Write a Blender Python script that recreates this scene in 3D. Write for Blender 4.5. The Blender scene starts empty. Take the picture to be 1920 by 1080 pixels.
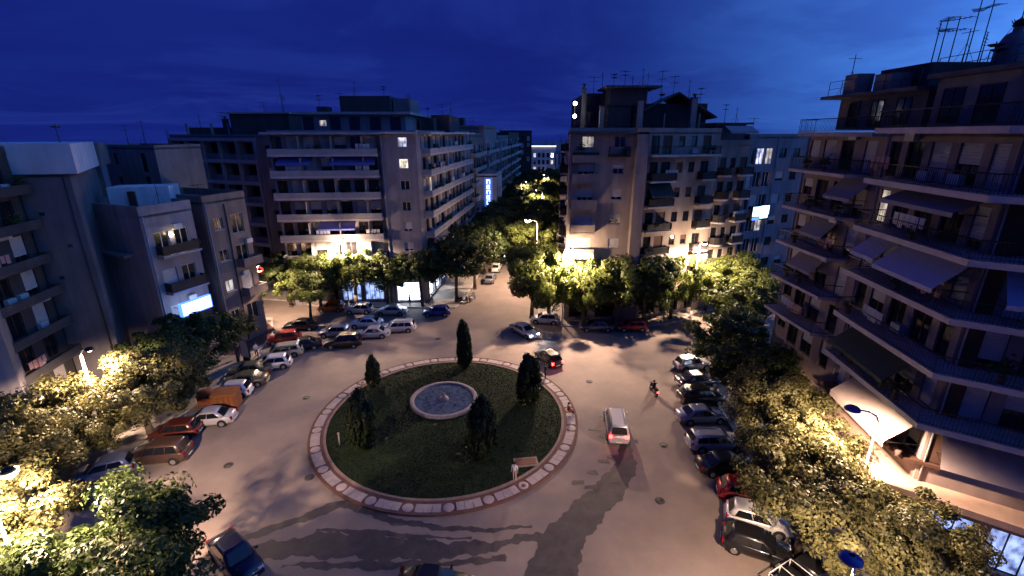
import bpy, bmesh, math, random
import numpy as np
from mathutils import Vector, Matrix
R = math.radians
S = bpy.context.scene
COL = S.collection
rnd = random.Random(7)

# ------------------------------------------------------------------ camera
cam_d = bpy.data.cameras.new('camera')
cam_d.sensor_width = 36.0
cam_d.lens = 36.0 * 880.0 / 1920.0
cam_d.clip_start = 0.1
cam_d.clip_end = 3000
cam = bpy.data.objects.new('camera', cam_d)
cam.location = (0, 0, 25)
cam.rotation_euler = (R(90 - 18.2), 0, 0)
COL.objects.link(cam)
S.camera = cam

# ------------------------------------------------------------------ dusk sky
w = bpy.data.worlds.new('World'); S.world = w; w.use_nodes = True
nt = w.node_tree; nt.nodes.clear()
N = nt.nodes.new; LK = nt.links.new
def mth(op, a, b=None, c=None):
    n = N('ShaderNodeMath'); n.operation = op
    for i, q in enumerate((a, b, c)):
        if q is None: continue
        if isinstance(q, (int, float)): n.inputs[i].default_value = q
        else: LK(q, n.inputs[i])
    return n.outputs[0]
def mixc(bt, fac, a, b):
    n = N('ShaderNodeMix'); n.data_type = 'RGBA'; n.blend_type = bt
    for i, q in ((0, fac), (6, a), (7, b)):
        if isinstance(q, (int, float, tuple)): n.inputs[i].default_value = q
        else: LK(q, n.inputs[i])
    return n.outputs[2]
out = N('ShaderNodeOutputWorld'); bg = N('ShaderNodeBackground')
sky = N('ShaderNodeTexSky'); sky.sky_type = 'NISHITA'; sky.sun_disc = False
sky.sun_elevation = R(1.0); sky.sun_rotation = R(80); sky.altitude = 50
sky.air_density = 1.0; sky.dust_density = 0.3; sky.ozone_density = 6.0
tc = N('ShaderNodeTexCoord'); sep = N('ShaderNodeSeparateXYZ'); LK(tc.outputs['Generated'], sep.inputs[0])
X, Y, Z = sep.outputs
# blue-hour dome: deep blue all round, paler towards the afterglow on the right
glow = mth('MINIMUM', mth('POWER', mth('MAXIMUM', mth('ADD', mth('MULTIPLY', X, 0.80), mth('MULTIPLY', Z, 0.25)), 0.0), 2.6), 0.30)
dome = mixc('ADD', 1.0, (0.0075, 0.0190, 0.195, 1), mixc('MULTIPLY', 1.0, sky.outputs[0], (0.0006, 0.0011, 0.006, 1)))
after = mixc('MULTIPLY', 1.0, (0.26, 0.98, 2.9, 1), mixc('MIX', glow, (0, 0, 0, 1), (1, 1, 1, 1)))
clear = mixc('ADD', 1.0, dome, after)
# clouds on a flat layer
zm = mth('MAXIMUM', mth('ADD', Z, 0.10), 0.05)
cmb = N('ShaderNodeCombineXYZ'); LK(mth('DIVIDE', X, zm), cmb.inputs[0]); LK(mth('DIVIDE', Y, zm), cmb.inputs[1])
def noise(sc, det, ro, dist, off):
    mp = N('ShaderNodeMapping'); mp.inputs['Location'].default_value = off; LK(cmb.outputs[0], mp.inputs['Vector'])
    n = N('ShaderNodeTexNoise'); n.inputs['Scale'].default_value = sc; n.inputs['Detail'].default_value = det; n.inputs['Roughness'].default_value = ro; n.inputs['Distortion'].default_value = dist
    LK(mp.outputs[0], n.inputs['Vector']); return n.outputs['Fac']
def ramp(v, a, b):
    r = N('ShaderNodeMapRange'); r.interpolation_type = 'SMOOTHSTEP'; r.inputs[1].default_value = a; r.inputs[2].default_value = b; LK(v, r.inputs[0]); return r.outputs[0]
bank = ramp(noise(0.42, 9, 0.60, 0.4, (3.1, 1.7, 0)), 0.40, 0.60)
cloudcol = mixc('ADD', 1.0, mixc('MULTIPLY', 1.0, clear, (0.68, 0.62, 0.70, 1)), (0.0016, 0.0030, 0.036, 1))
c1 = mixc('MIX', mth('MULTIPLY', bank, 0.9), clear, cloudcol)
wisp = ramp(noise(0.55, 9, 0.60, 0.8, (0.4, 5.2, 0)), 0.46, 0.72)
c2 = mixc('MIX', mth('MULTIPLY', wisp, 0.5), c1, mixc('ADD', 1.0, mixc('MULTIPLY', 1.0, clear, (1.7, 1.6, 1.3, 1)), (0.006, 0.012, 0.05, 1)))
LK(c2, bg.inputs[0]); bg.inputs[1].default_value = 1.0
LK(bg.outputs[0], out.inputs[0])

vs = S.view_settings
vs.view_transform = 'Standard'; vs.look = 'None'; vs.exposure = 0.0; vs.gamma = 1.0; vs.use_curve_mapping = False
S.cycles.use_denoising = True
S.cycles.use_adaptive_sampling = True; S.cycles.adaptive_threshold = 0.03
S.cycles.max_bounces = 3; S.cycles.diffuse_bounces = 1; S.cycles.glossy_bounces = 1
S.cycles.transmission_bounces = 1; S.cycles.transparent_max_bounces = 4
S.cycles.sample_clamp_indirect = 4.0
S.cycles.caustics_reflective = False; S.cycles.caustics_refractive = False

# ------------------------------------------------------------------ materials
MATS = {}
def mat(name, col, rough=0.8, metal=0.0, var=0.0, scale=1.0, spec=0.3, emit=None, es=0.0, coat=0.0, bump=0.0, bscale=8.0):
    if name in MATS: return MATS[name]
    m = bpy.data.materials.new(name); m.use_nodes = True
    t = m.node_tree; b = t.nodes['Principled BSDF']
    c = (*col, 1)
    b.inputs['Base Color'].default_value = c
    b.inputs['Roughness'].default_value = rough; b.inputs['Metallic'].default_value = metal
    b.inputs['Specular IOR Level'].default_value = spec; b.inputs['Coat Weight'].default_value = coat
    if var or bump:
        g = t.nodes.new('ShaderNodeNewGeometry')
    if var:
        n = t.nodes.new('ShaderNodeTexNoise'); n.inputs['Scale'].default_value = scale; n.inputs['Detail'].default_value = 7
        n.inputs['Roughness'].default_value = 0.65
        t.links.new(g.outputs['Position'], n.inputs['Vector'])
        r = t.nodes.new('ShaderNodeValToRGB')
        r.color_ramp.elements[0].position = 0.3; r.color_ramp.elements[1].position = 0.7
        r.color_ramp.elements[0].color = (*[max(0, x * (1 - var)) for x in col], 1)
        r.color_ramp.elements[1].color = (*[min(1, x * (1 + var)) for x in col], 1)
        t.links.new(n.outputs['Fac'], r.inputs[0]); t.links.new(r.outputs[0], b.inputs['Base Color'])
    if bump:
        n2 = t.nodes.new('ShaderNodeTexNoise'); n2.inputs['Scale'].default_value = bscale; n2.inputs['Detail'].default_value = 5
        t.links.new(g.outputs['Position'], n2.inputs['Vector'])
        bp = t.nodes.new('ShaderNodeBump'); bp.inputs['Strength'].default_value = bump; bp.inputs['Distance'].default_value = 0.05
        t.links.new(n2.outputs['Fac'], bp.inputs['Height']); t.links.new(bp.outputs[0], b.inputs['Normal'])
    if emit:
        b.inputs['Emission Color'].default_value = (*emit, 1); b.inputs['Emission Strength'].default_value = es
        if name.startswith(('lit_', 'shop')):       # curtains, shelves and people behind the glass
            ge = t.nodes.new('ShaderNodeNewGeometry'); ne = t.nodes.new('ShaderNodeTexNoise'); ne.inputs['Scale'].default_value = 1.6; ne.inputs['Detail'].default_value = 3
            me_ = t.nodes.new('ShaderNodeMapping'); me_.inputs['Scale'].default_value = (1.4, 1.4, .8); t.links.new(ge.outputs['Position'], me_.inputs[0]); t.links.new(me_.outputs[0], ne.inputs[0])
            re_ = t.nodes.new('ShaderNodeMapRange'); re_.inputs[1].default_value = .36; re_.inputs[2].default_value = .62; re_.inputs[3].default_value = es * .12; re_.inputs[4].default_value = es * 1.25
            t.links.new(ne.outputs['Fac'], re_.inputs[0]); t.links.new(re_.outputs[0], b.inputs['Emission Strength'])
        if not name.startswith(('shop', 'sign')): m.cycles.emission_sampling = 'NONE'
    MATS[name] = m
    return m

def wallmat(name, col, stain=0.3):
    """plaster: broad blotches and vertical rain streaks"""
    if name in MATS: return MATS[name]
    m = bpy.data.materials.new(name); m.use_nodes = True
    t = m.node_tree; b = t.nodes['Principled BSDF']; b.inputs['Roughness'].default_value = 0.85
    b.inputs['Specular IOR Level'].default_value = 0.2
    g = t.nodes.new('ShaderNodeNewGeometry')
    mp = t.nodes.new('ShaderNodeMapping'); mp.inputs['Scale'].default_value = (1.3, 1.3, 0.12)
    t.links.new(g.outputs['Position'], mp.inputs['Vector'])
    n1 = t.nodes.new('ShaderNodeTexNoise'); n1.inputs['Scale'].default_value = 1.0; n1.inputs['Detail'].default_value = 8
    t.links.new(mp.outputs[0], n1.inputs['Vector'])
    n2 = t.nodes.new('ShaderNodeTexNoise'); n2.inputs['Scale'].default_value = 0.35; n2.inputs['Detail'].default_value = 6
    t.links.new(g.outputs['Position'], n2.inputs['Vector'])
    ad = t.nodes.new('ShaderNodeMath'); ad.operation = 'MULTIPLY'
    t.links.new(n1.outputs['Fac'], ad.inputs[0]); t.links.new(n2.outputs['Fac'], ad.inputs[1])
    r = t.nodes.new('ShaderNodeValToRGB'); r.color_ramp.elements[0].position = 0.12; r.color_ramp.elements[1].position = 0.36
    r.color_ramp.elements[0].color = (*[x * (1 - stain) for x in col], 1); r.color_ramp.elements[1].color = (*[min(1, x * 1.08) for x in col], 1)
    t.links.new(ad.outputs[0], r.inputs[0]); t.links.new(r.outputs[0], b.inputs['Base Color'])
    MATS[name] = m
    return m

def leafmat(name, c0, c1):
    m = bpy.data.materials.new(name); m.use_nodes = True
    t = m.node_tree; t.nodes.clear()
    o = t.nodes.new('ShaderNodeOutputMaterial')
    g = t.nodes.new('ShaderNodeNewGeometry')
    n = t.nodes.new('ShaderNodeTexNoise'); n.inputs['Scale'].default_value = 1.4; n.inputs['Detail'].default_value = 4
    t.links.new(g.outputs['Position'], n.inputs['Vector'])
    wn = t.nodes.new('ShaderNodeMath'); wn.operation = 'MULTIPLY_ADD'; wn.inputs[1].default_value = 0.55
    t.links.new(g.outputs['Random Per Island'], wn.inputs[0]); 
    ns = t.nodes.new('ShaderNodeMath'); ns.operation = 'MULTIPLY'; ns.inputs[1].default_value = 0.6
    t.links.new(n.outputs['Fac'], ns.inputs[0]); t.links.new(ns.outputs[0], wn.inputs[2])
    r = t.nodes.new('ShaderNodeValToRGB'); r.color_ramp.elements[0].position = 0.2; r.color_ramp.elements[1].position = 0.85
    r.color_ramp.elements[0].color = (*c0, 1); r.color_ramp.elements[1].color = (*c1, 1)
    t.links.new(wn.outputs[0], r.inputs[0])
    d = t.nodes.new('ShaderNodeBsdfPrincipled'); d.inputs['Roughness'].default_value = 0.55; d.inputs['Specular IOR Level'].default_value = 0.3
    tr = t.nodes.new('ShaderNodeBsdfTranslucent')
    mx = t.nodes.new('ShaderNodeMixShader'); mx.inputs[0].default_value = 0.3
    t.links.new(r.outputs[0], d.inputs['Base Color']); t.links.new(r.outputs[0], tr.inputs['Color'])
    t.links.new(d.outputs[0], mx.inputs[1]); t.links.new(tr.outputs[0], mx.inputs[2]); t.links.new(mx.outputs[0], o.inputs[0])
    MATS[name] = m
    return m

mat('asphalt', (0.215, 0.172, 0.148), 0.78, var=0.17, scale=0.35, bump=0.35, bscale=18, spec=0.35)
mat('tar', (0.055, 0.047, 0.046), 0.62, var=0.35, scale=1.2, bump=0.3, bscale=20, spec=0.4)
mat('paving', (0.30, 0.265, 0.235), 0.85, var=0.25, scale=0.9)
mat('redpaving', (0.115, 0.060, 0.052), 0.85, var=0.25, scale=1.5)
mat('kerbstone', (0.42, 0.39, 0.36), 0.8, var=0.2, scale=2)
mat('palestone', (0.32, 0.27, 0.265), 0.75, var=0.18, scale=2.5)
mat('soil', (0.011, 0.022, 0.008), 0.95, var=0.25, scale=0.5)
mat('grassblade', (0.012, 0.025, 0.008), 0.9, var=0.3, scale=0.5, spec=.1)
mat('water', (0.05, 0.07, 0.12), 0.05, spec=0.6, bump=0.9, bscale=3.2, var=.6, scale=2.5)
mat('basin', (0.16, 0.20, 0.27), 0.5, var=0.5, scale=3)
mat('trunkbark', (0.10, 0.075, 0.055), 0.9, var=0.4, scale=5)
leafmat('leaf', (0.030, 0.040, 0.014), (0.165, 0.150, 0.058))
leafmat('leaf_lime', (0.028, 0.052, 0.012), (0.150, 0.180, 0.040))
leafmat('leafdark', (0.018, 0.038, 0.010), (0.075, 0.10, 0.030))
leafmat('cypressleaf', (0.010, 0.020, 0.008), (0.035, 0.050, 0.018))
mat('polepaint', (0.70, 0.70, 0.67), 0.45, spec=0.4)
mat('darkmetal', (0.03, 0.03, 0.033), 0.45, metal=0.5)
mat('antennametal', (0.06, 0.06, 0.065), 0.5, metal=0.6)
mat('bluehood', (0.035, 0.05, 0.28), 0.35, coat=0.4)
mat('lampglow', (1, 0.9, 0.7), 0.4, emit=(1.0, 0.80, 0.50), es=60)
mat('lampglow_white', (1, 1, 1), 0.4, emit=(0.85, 0.92, 1.0), es=25)
mat('red_glow', (0.6, 0.02, 0.02), 0.4, emit=(1.0, 0.03, 0.03), es=3.0)
mat('frame_dark', (0.05, 0.035, 0.028), 0.6)
mat('frame_white', (0.55, 0.54, 0.52), 0.5)
mat('glass', (0.012, 0.013, 0.017), 0.08, spec=0.6)
mat('shutter_pale', (0.48, 0.46, 0.44), 0.65, var=0.1, scale=3)
mat('shutter_brown', (0.09, 0.05, 0.035), 0.7, var=0.2, scale=3)
mat('lit_warm', (0.9, 0.8, 0.6), 0.5, emit=(1.0, 0.86, 0.62), es=1.3)
mat('lit_soft', (0.9, 0.8, 0.6), 0.5, emit=(1.0, 0.86, 0.66), es=0.55)
mat('lit_white', (0.9, 0.9, 0.9), 0.5, emit=(0.80, 0.80, 1.0), es=1.1)
mat('shop_blue', (0.5, 0.6, 0.9), 0.4, emit=(0.36, 0.50, 1.0), es=1.3)
mat('shop_white', (0.9, 0.9, 0.9), 0.4, emit=(0.75, 0.84, 1.0), es=11.0)
mat('sign_white', (0.9, 0.9, 1), 0.4, emit=(0.50, 0.68, 1.0), es=4.0)
mat('sign_edge', (0.1, 0.2, 0.9), 0.4, emit=(0.05, 0.14, 1.0), es=4.0)
mat('sign_cyan', (0.5, 0.8, 1), 0.4, emit=(0.55, 0.85, 1.0), es=4.0)
mat('railing_dark', (0.022, 0.020, 0.022), 0.6)
mat('slabedge', (0.52, 0.46, 0.44), 0.8, var=0.15, scale=1.0)
mat('slabedge_grey', (0.33, 0.32, 0.33), 0.8, var=0.15, scale=1.0)
mat('roofing', (0.12, 0.11, 0.11), 0.9, var=0.3, scale=0.8)
mat('soffit_brown', (0.07, 0.035, 0.025), 0.8, var=0.2)
mat('awning_violet', (0.42, 0.42, 0.54), 0.8, var=0.1, scale=1.5)
mat('awning_green', (0.035, 0.05, 0.045), 0.85)
mat('awning_beige', (0.34, 0.275, 0.25), 0.85, var=0.1, scale=1.5)
mat('awning_blue', (0.10, 0.12, 0.38), 0.8)
mat('awning_grey', (0.26, 0.24, 0.26), 0.85)
mat('canopy', (0.46, 0.32, 0.25), 0.8, var=0.15)
mat('tyre', (0.015, 0.015, 0.015), 0.85)
mat('rim', (0.38, 0.38, 0.39), 0.35, metal=0.7)
mat('carglass', (0.010, 0.012, 0.016), 0.05, spec=0.6)
mat('headlamp', (0.7, 0.7, 0.72), 0.15, spec=0.6)
mat('taillamp', (0.25, 0.01, 0.01), 0.25)
mat('headlamp_on', (1, 1, 1), 0.2, emit=(0.92, 0.92, 1.0), es=40)
mat('taillamp_on', (0.8, 0.02, 0.02), 0.25, emit=(1.0, 0.04, 0.03), es=14)
mat('plate', (0.7, 0.7, 0.66), 0.5)
mat('skin', (0.42, 0.27, 0.20), 0.6)
mat('hairdark', (0.02, 0.014, 0.01), 0.6)
for nm, c in dict(black=(0.012, 0.012, 0.014), darkblue=(0.008, 0.011, 0.04), blue=(0.02, 0.035, 0.22), silver=(0.46, 0.46, 0.48),
                  white=(0.72, 0.71, 0.69), grey=(0.20, 0.21, 0.24), red=(0.42, 0.018, 0.02), darkred=(0.10, 0.02, 0.015), orange=(0.44, 0.10, 0.02),
                  olive=(0.13, 0.13, 0.075), cream=(0.50, 0.46, 0.36), brown=(0.075, 0.042, 0.032), greyblue=(0.20, 0.22, 0.30), slate=(0.05, 0.06, 0.09)).items():
    mat('paint_' + nm, c, 0.33, metal=0.25, spec=0.5, coat=0.6)

# ------------------------------------------------------------------ mesh helpers
class MB:
    def __init__(s): s.v = []; s.f = []; s.smooth = []
    def quad(s, *p):
        b = len(s.v); s.v += [tuple(q) for q in p]; s.f.append(tuple(range(b, b + len(p)))); s.smooth.append(False)
        return s
    def box(s, x0, x1, y0, y1, z0, z1):
        b = len(s.v)
        s.v += [(x0, y0, z0), (x1, y0, z0), (x1, y1, z0), (x0, y1, z0), (x0, y0, z1), (x1, y0, z1), (x1, y1, z1), (x0, y1, z1)]
        for f in ((0, 3, 2, 1), (4, 5, 6, 7), (0, 1, 5, 4), (1, 2, 6, 5), (2, 3, 7, 6), (3, 0, 4, 7)):
            s.f.append(tuple(b + i for i in f)); s.smooth.append(False)
        return s
    def prism(s, poly, z0, z1, bottom=True):
        n = len(poly); b = len(s.v)
        s.v += [(x, y, z0) for x, y in poly] + [(x, y, z1) for x, y in poly]
        for i in range(n):
            j = (i + 1) % n; s.f.append((b + i, b + j, b + n + j, b + n + i)); s.smooth.append(False)
        s.f.append(tuple(b + n + i for i in range(n))); s.smooth.append(False)
        if bottom: s.f.append(tuple(b + n - 1 - i for i in range(n))); s.smooth.append(False)
        return s
    def tube(s, p0, p1, r0, r1=None, n=8, cap=True, smooth=True):
        r1 = r0 if r1 is None else r1
        p0 = Vector(p0); p1 = Vector(p1); d = (p1 - p0)
        if d.length < 1e-6: return s
        d.normalize(); a = d.orthogonal().normalized(); c = d.cross(a); b = len(s.v)
        for p, r in ((p0, r0), (p1, r1)):
            for i in range(n):
                t = 2 * math.pi * i / n
                s.v.append(tuple(p + (a * math.cos(t) + c * math.sin(t)) * r))
        for i in range(n):
            j = (i + 1) % n; s.f.append((b + i, b + j, b + n + j, b + n + i)); s.smooth.append(smooth)
        if cap:
            s.f.append(tuple(b + n - 1 - i for i in range(n))); s.smooth.append(False)
            s.f.append(tuple(b + n + i for i in range(n))); s.smooth.append(False)
        return s
    def lathe(s, prof, n=24, c=(0, 0), smooth=True):
        b = len(s.v); k = len(prof)
        for i in range(n):
            t = 2 * math.pi * i / n
            for r, z in prof: s.v.append((c[0] + r * math.cos(t), c[1] + r * math.sin(t), z))
        for i in range(n):
            j = (i + 1) % n
            for q in range(k - 1):
                s.f.append((b + i * k + q, b + j * k + q, b + j * k + q + 1, b + i * k + q + 1)); s.smooth.append(smooth)
        return s
    def mesh(s, name):
        m = bpy.data.meshes.new(name); m.from_pydata(s.v, [], s.f)
        m.polygons.foreach_set('use_smooth', s.smooth); m.update()
        return m

def setm(o, m):
    m = MATS[m] if isinstance(m, str) else m
    if len(o.data.materials) == 0: o.data.materials.append(m)
    if o.data.materials[0] != m:
        o.material_slots[0].link = 'OBJECT'; o.material_slots[0].material = m

def add(name, me, m, parent=None, loc=(0, 0, 0), rz=0.0, kind=None):
    if isinstance(me, MB): me = me.mesh(name)
    o = bpy.data.objects.new(name, me); COL.objects.link(o)
    o.location = loc; o.rotation_euler = (0, 0, rz)
    if parent: o.parent = parent
    if m: setm(o, m)
    if kind: o['kind'] = kind
    return o

def tag(o, label, cat, group=None):
    o['label'] = label; o['category'] = cat
    if group: o['group'] = group
    return o

def thing(name, label, cat, loc=(0, 0, 0), rz=0.0, group=None):
    o = bpy.data.objects.new(name, None); COL.objects.link(o)
    o.empty_display_size = 0.3; o.location = loc; o.rotation_euler = (0, 0, rz)
    return tag(o, label, cat, group)

def light(name, loc, power, color, parent=None, kind='POINT', size=0.15, cone=150, blend=0.4, direction=None):
    d = bpy.data.lights.new(name, kind); d.energy = power; d.color = color; d.shadow_soft_size = size
    if kind == 'SPOT': d.spot_size = R(cone); d.spot_blend = blend
    o = bpy.data.objects.new(name, d); COL.objects.link(o); o.location = loc
    if direction is not None: o.rotation_euler = Vector(direction).to_track_quat('-Z', 'Y').to_euler()
    if parent: o.parent = parent
    return o

# ------------------------------------------------------------------ ground
g = MB().quad((-700, -300, 0), (700, -300, 0), (700, 1500, 0), (-700, 1500, 0))
add('road', g, 'asphalt', kind='structure')

def street_l(y): return -13 + 0.1026 * (y - 69)     # building line, left side of the street
def street_r(y): return 6.9 + 0.1026 * (y - 58)     # and the right side

def pavement(name, poly, h=0.14, m='paving'):
    """pavement slab with a kerb of stones round it"""
    o = add(name, MB().prism(poly, 0.0, h, bottom=False), m, kind='structure')
    k = MB(); n = len(poly)
    for i in range(n):
        a = Vector(poly[i]); b = Vector(poly[(i + 1) % n]); d = (b - a)
        if d.length < 0.3: continue
        d.normalize(); q = Vector((d.y, -d.x))
        k.prism([tuple(a + q * 0.004 - d * .0), tuple(b + q * 0.004), tuple(b - q * 0.2), tuple(a - q * 0.2)], 0.002, h + 0.004, bottom=False)
    add('kerb', k, 'kerbstone', o)
    return o
pavement('pavement_left', [(-42, 10), (-33.5, 22), (-31.2, 32), (-30.6, 40), (-30.2, 48), (-31.0, 56), (-34, 62), (-70, 70), (-90, 30)])
pavement('pavement_far_left', [(-70, 76), (-36, 69.5), (-30, 67), (-14, 66.3), (-8.6, 66.3), (-7.6, 69), (-3.3, 112), (3, 170), (13, 270), (0, 270), (-20, 110), (-40, 85), (-70, 90)])
pavement('pavement_far_right', [(3.8, 64), (4.9, 60.6), (7, 59.2), (19.5, 59.3), (23.5, 60.8), (26.5, 63.8), (44, 72), (60, 80), (60, 110), (20, 120), (22, 270), (17, 270), (8, 112), (4.2, 72)])
pavement('pavement_right', [(20.2, 44), (19.6, 36), (18.8, 28), (18.0, 22), (17.5, 10), (40, 10), (40, 60), (30, 56), (24, 50)])

# red paving patch by the left row
add('pavement_red', MB().prism([(-38, 57), (-36, 50), (-31.4, 50.5), (-30.9, 54.5), (-32, 58.4), (-36, 62)], 0.02, 0.146, False), 'redpaving', kind='structure')

# dark tar patches on the asphalt (ragged outlines)
PZ = [0.0]
def patch(poly, z=0.004, jit=0.16, sub=26):
    PZ[0] += 0.0012; z = 0.004 + PZ[0]
    v = []; n = len(poly); ph = [rnd.uniform(0, 6.28) for _ in range(6)]; t = 0.0
    for i in range(n):
        a = Vector(poly[i]); b = Vector(poly[(i + 1) % n])
        for k in range(sub):
            p = a.lerp(b, k / sub); t += (b - a).length / sub
            f = jit * (math.sin(t * 2.1 + ph[0]) + .6 * math.sin(t * 5.3 + ph[1]) + .45 * math.sin(t * 11.7 + ph[2])); g_ = jit * .6 * (math.sin(t * 3.3 + ph[3]) + .5 * math.sin(t * 9.1 + ph[4]))
            v.append((p.x + g_ + rnd.uniform(-.03, .03), p.y + f * .6 + rnd.uniform(-.03, .03), z))
    bm = bmesh.new(); vs_ = [bm.verts.new(q) for q in v]; f = bm.faces.new(vs_)
    bmesh.ops.triangulate(bm, faces=[f]); me = bpy.data.meshes.new('road_patch'); bm.to_mesh(me); bm.free()
    add('road_patch', me, 'tar', kind='structure')
def strip(pts, jit=0.12):
    """ragged strip round a centre line of (x, y, half width)"""
    L_, R_ = [], []; n = 14; ph = [rnd.uniform(0, 6.28) for _ in range(8)]; Q = [Vector(p) for p in pts]; Q = [2 * Q[0] - Q[1]] + Q + [2 * Q[-1] - Q[-2]]; C_ = []
    for i in range(1, len(Q) - 2):
        for k in range(n):
            f = k / n; p0, p1, p2, p3 = Q[i - 1:i + 3]
            C_.append(.5 * (2 * p1 + (p2 - p0) * f + (2 * p0 - 5 * p1 + 4 * p2 - p3) * f * f + (3 * p1 - p0 - 3 * p2 + p3) * f ** 3))
    t = 0.0
    for i, c in enumerate(C_):
        d = (C_[min(i + 1, len(C_) - 1)] - C_[max(i - 1, 0)]); d = Vector((d.x, d.y)); t += d.length / 2; d.normalize(); q = Vector((-d.y, d.x))
        e = [jit * .65 * (math.sin(t * 1.9 + ph[j]) + .7 * math.sin(t * 4.7 + ph[j + 1]) + .5 * math.sin(t * 9.1 + ph[j + 2]) + rnd.uniform(-.2, .2)) for j in (0, 4)]
        L_.append(c.xy + q * max(.02, c.z + e[0])); R_.append(c.xy - q * max(.02, c.z + e[1]))
    PZ[0] += 0.0012; z = 0.004 + PZ[0]; m_ = MB(); v = [(p.x, p.y, z) for p in L_] + [(p.x, p.y, z) for p in R_]; N_ = len(L_)
    m_.v = v; m_.f = [(i, i + N_, i + N_ + 1, i + 1) for i in range(N_ - 1)]; m_.smooth = [False] * len(m_.f)
    add('road_patch', m_, 'tar', kind='structure')
strip([(-18.6, 23.3, .25), (-15.0, 25.2, .35), (-12.0, 26.9, .45), (-10.6, 26.6, .5)])
strip([(-10.6, 26.6, .45), (-8.4, 25.5, .3), (-5.5, 24.9, .22), (-2, 24.6, .18), (1.6, 24.9, .1)])
strip([(-18.4, 22.6, .3), (-15.5, 23.0, .6), (-12, 23.4, .95), (-8, 23.2, .9), (-4.5, 23.0, .7), (-1.5, 23.3, .4), (1.2, 24.0, .25), (3.0, 24.6, .1)], .2)
strip([(-13, 24.6, .1), (-9, 24.35, .22), (-5.5, 24.0, .12), (-2.4, 23.9, .04)], .08)
strip([(-14, 21.9, .1), (-9, 21.9, .3), (-4, 22.0, .25), (0, 22.5, .1)], .15)
strip([(9.6, 34.2, .4), (9.2, 31.6, .75), (7.9, 29.2, 1.0), (6.2, 27.2, 1.1), (4.4, 25.2, 1.2), (2.9, 22.9, 1.4), (2.2, 20.0, 1.7), (2.0, 16.5, 1.9), (2.0, 12.0, 1.9)], .16)
for k in range(14):                       # small worn bits near the roundabout
    a = R(rnd.uniform(285, 360)); r = rnd.uniform(13.2, 16.5); x = -6 + r * math.cos(a); y = 37.7 + r * math.sin(a); s = rnd.uniform(0.2, 0.55)
    patch([(x - s, y - s * .4), (x + s, y - s * .5), (x + s * .9, y + s * .5), (x - s * .8, y + s * .4)], z=0.008, jit=0.06, sub=8)

mh = MB().lathe([(.36, 0), (.36, .012), (.30, .012), (.30, .004), (.24, .004), (.24, .012), (.001, .012)], 20).mesh('manhole_cover')
road = bpy.data.objects['road']
for x, y in [(10.6, 27.2), (-15.5, 29.6), (-20.5, 41), (8.2, 44.2), (-9.5, 55.2), (3.2, 53.6), (12.8, 33.5), (-22.5, 31)]: add('manhole_cover', mh, 'tar', road, (x, y, 0.003))
# ------------------------------------------------------------------ roundabout
CX, CY = -6.0, 37.7
def ring(r0, r1, z0, z1, n=128):
    return MB().lathe([(r0, z0), (r0, z1), (r1, z1), (r1, z0)], n, (CX, CY), smooth=False)
island = add('roundabout_pavement', ring(10.75, 11.93, 0.0, 0.16), 'redpaving', kind='structure')
add('kerb', ring(11.90, 12.02, 0.0, 0.18), 'redpaving', island)
add('kerb', ring(10.55, 10.76, 0.0, 0.24), mat('kerb_brown', (0.20, 0.145, 0.125), 0.85, var=0.25, scale=2), island)
ndisc = 25
disc = MB().lathe([(0.40, 0), (0.40, 0.03), (0.36, 0.045), (0.0001, 0.045)], 16).mesh('disc_stone')
slab = MB().box(-0.38, 0.38, -0.29, 0.29, 0, 0.04).mesh('paving_slab')
slab2 = MB().box(-0.38, 0.38, -0.295, 0.28, 0, 0.045).mesh('paving_slab')
drain = MB().lathe([(0.40, 0), (0.40, 0.03), (0.2, 0.03), (0.17, 0.0)], 16).mesh('disc_stone')
for i in range(ndisc):
    t = 2 * math.pi * (i + 0.3) / ndisc; q = 11.42
    add('disc_stone', drain if i in (21, 10) else disc, 'palestone', island, (CX + q * math.cos(t), CY + q * math.sin(t), 0.16))
    for k in range(3):
        tt = t + 2 * math.pi / ndisc * (0.5 + (k - 1) * 0.212)
        add('paving_slab', rnd.choice((slab, slab2)), 'palestone', island, (CX + q * math.cos(tt), CY + q * math.sin(tt), 0.16 + rnd.uniform(0, .006)), tt + rnd.uniform(-.02, .02))
# lawn, gently domed, and its grass
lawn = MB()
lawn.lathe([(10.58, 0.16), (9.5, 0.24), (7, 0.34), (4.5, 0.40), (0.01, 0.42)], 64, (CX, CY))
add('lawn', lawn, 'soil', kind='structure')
def lawn_z(r):
    return float(np.interp(r, [0.01, 4.5, 7, 9.5, 10.58], [0.42, 0.40, 0.34, 0.24, 0.16]))
nr = np.random.default_rng(3)
nb = 60000
rr = np.sqrt(nr.uniform(0.5, 10.5 ** 2, nb)); ta = nr.uniform(0, 2 * np.pi, nb)
bx = CX + rr * np.cos(ta); by = CY + rr * np.sin(ta); bz = np.interp(rr, [0.01, 4.5, 7, 9.5, 10.58], [0.42, 0.40, 0.34, 0.24, 0.16])
keep = ((bx + 6.6) ** 2 + (by - 39.9) ** 2) > 3.22 ** 2
bx, by, bz = bx[keep], by[keep], bz[keep]; nb = len(bx)
an = nr.uniform(0, 6.28, nb); wd = nr.uniform(.03, .06, nb); hh = nr.uniform(.03, .07, nb)
V = np.zeros((nb, 3, 3)); V[:, 0] = np.stack([bx - wd * np.cos(an), by - wd * np.sin(an), bz - .01], 1); V[:, 1] = np.stack([bx + wd * np.cos(an), by + wd * np.sin(an), bz - .01], 1)
V[:, 2] = np.stack([bx + nr.uniform(-.05, .05, nb), by + nr.uniform(-.05, .05, nb), bz + hh], 1)
me = bpy.data.meshes.new('grass'); me.vertices.add(nb * 3); me.vertices.foreach_set('co', V.ravel())
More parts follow.
